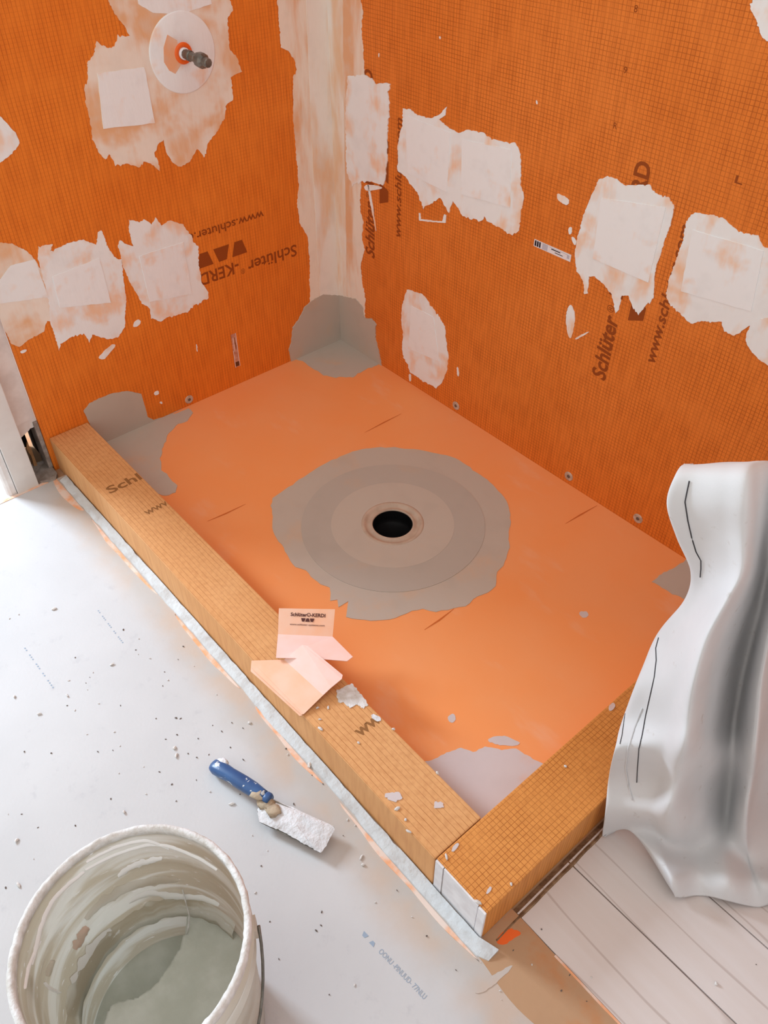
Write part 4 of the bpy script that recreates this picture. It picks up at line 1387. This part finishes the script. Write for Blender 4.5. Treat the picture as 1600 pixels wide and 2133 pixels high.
seam('stitched_seam', [(1436, 1002), (1430, 1030), (1427, 1046), (1433, 1085), (1441, 1120), (1450, 1150), (1460, 1168), (1460, 1185), (1458, 1208)], 0.0008, 'thread')
seam('stitched_seam', [(1372, 1328), (1366, 1350), (1367, 1375), (1363, 1410), (1354, 1450), (1345, 1490), (1338, 1530), (1331, 1560), (1328, 1600), (1326, 1640)], 0.0008, 'thread')
seam('stitched_seam', [(1305, 1472), (1300, 1500), (1296, 1530), (1290, 1556)], 0.0006, 'thread')
seam('hem_edge', [(1338, 1475), (1322, 1515), (1308, 1560), (1303, 1600), (1310, 1640), (1320, 1675)], 0.0016, 'cloth')
# folds lying behind the front panel, darker side at the picture edge
v, f = [], []
fp = [[(1598, 1500), (1640, 1490), (1720, 1490)], [(1586, 1600), (1620, 1590), (1720, 1590)], [(1588, 1690), (1602, 1672), (1660, 1690)], [(1600, 1780), (1612, 1740), (1680, 1760)]]
bf = [[deep(p, 0.80 - 0.015 * i + 0.03 * (j == 0)) for j, p in enumerate(r_)] for i, r_ in enumerate(fp)]
bf = [refine(r_, 6) for r_ in bf]
bf = [refine(list(c_), 6) for c_ in zip(*bf)]
mv_ = len(bf[0])
v = [p for c_ in bf for p in c_]
for i in range(len(bf) - 1):
    for j in range(mv_ - 1):
        f.append((i * mv_ + j, (i + 1) * mv_ + j, (i + 1) * mv_ + j + 1, i * mv_ + j + 1))
ob_ = obj('rear_fold', v, f, 'cloth', cloth, smooth=True)
md = ob_.modifiers.new('thickness', 'SOLIDIFY')
md.thickness = 0.0016

# ------------------------------------------------------------------ crumbs
FL = [(113, 1269), (39, 1280), (20, 1289), (257, 1312), (289, 1331), (157, 1370), (283, 1354), (288, 1363), (233, 1385), (313, 1372), (382, 1347), (371, 1374), (404, 1388), (343, 1400), (350, 1417), (339, 1429), (194, 1401), (187, 1411), (179, 1423), (182, 1437), (143, 1418), (140, 1449), (140, 1470), (156, 1480), (83, 1488), (31, 1452), (251, 1470), (206, 1466), (451, 1447), (325, 1497), (367, 1496), (376, 1497), (443, 1511), (462, 1524), (483, 1506), (520, 1506), (506, 1517), (238, 1525), (181, 1530), (369, 1531), (413, 1539), (345, 1540), (364, 1559), (368, 1574), (250, 1554), (235, 1563), (51, 1566), (107, 1569), (204, 1566), (392, 1570), (410, 1578), (435, 1572), (480, 1557), (507, 1583), (299, 1597), (332, 1608), (248, 1611), (409, 1625), (358, 1634), (437, 1649), (304, 1654), (500, 1655), (367, 1669), (483, 1675), (259, 1692), (231, 1664), (45, 1696), (17, 1696), (79, 1724), (157, 1720), (36, 1751), (70, 1789), (39, 1844), (12, 1849), (525, 1740), (557, 1772), (544, 1804), (532, 1860), (562, 1920), (581, 1998), (753, 1786), (756, 1802), (827, 1855), (782, 1880), (858, 1910), (670, 1900), (669, 1928), (659, 1939), (889, 1950), (950, 2021), (739, 2052), (686, 2072), (1042, 2064), (1044, 2082), (1187, 2031), (1169, 2064), (1069, 1980), (1108, 2010), (1232, 2036), (1491, 2050), (1575, 2009), (1128, 1936), (1222, 2086), (645, 1594), (650, 1615), (673, 1634), (596, 1560), (600, 1572), (724, 1708), (612, 1675), (715, 1741), (740, 1720)]
BIG = {(113, 1269), (233, 1385), (140, 1449), (83, 1488), (31, 1452), (368, 1574), (364, 1559), (259, 1692), (36, 1751), (39, 1844), (753, 1786), (756, 1802), (1491, 2050), (645, 1594), (520, 1506), (483, 1675)}
CT = [(662, 1475), (667, 1499), (668, 1519), (684, 1474), (747, 1548), (827, 1685), (845, 1708), (851, 1732), (911, 1611), (930, 1786), (1065, 1842), (995, 1880), (1178, 1597), (820, 1520)]
crumb_me = []
for k in range(3):
    bm = bmesh.new()
    bmesh.ops.create_icosphere(bm, subdivisions=1, radius=1.0)
    for vert in bm.verts:
        vert.co *= 1 + 0.45 * noise.noise(vert.co * 1.3 + Vector((k * 9, 0, 0)))
        vert.co.z *= 0.6
    zmin = min(vert.co.z for vert in bm.verts)
    for vert in bm.verts:
        vert.co.z -= zmin
    for mt in ('crumbd', 'crumbw'):
        me = bpy.data.meshes.new('crumb')
        bm.to_mesh(me)
        me.materials.append(M[mt])
        crumb_me.append(me)
    bm.free()
rnd = random.Random(11)


def crumb(loc, s, white, label, group):
    me = crumb_me[2 * rnd.randrange(3) + (1 if white else 0)]
    o = bpy.data.objects.new('mortar_crumb', me)
    COL.objects.link(o)
    o.location = loc
    o.scale = (s * rnd.uniform(0.8, 1.9), s * rnd.uniform(0.6, 1.1), s)
    o.rotation_euler = (0, 0, rnd.uniform(0, 6.28))
    tag(o, label, 'crumb', group)


for p in FL:
    big = p in BIG
    q = on('F', p)
    zz = 0.0005 if q.x < 1.16 and 0.1 < q.y < 1.8 else 0.0
    crumb(q + Vector((0, 0, zz)), rnd.uniform(0.0034, 0.0044) if big else rnd.uniform(0.0011, 0.0019), big or rnd.random() < 0.3, 'larger pale mortar crumb lying on the floor' if big else 'tiny mortar speck scattered on the floor', 'larger crumbs on the floor' if big else 'specks on the floor')
for p in CT:
    crumb(on('C', p), rnd.uniform(0.0026, 0.0042), True, 'white mortar crumb lying on top of a curb', 'crumbs on the curbs')
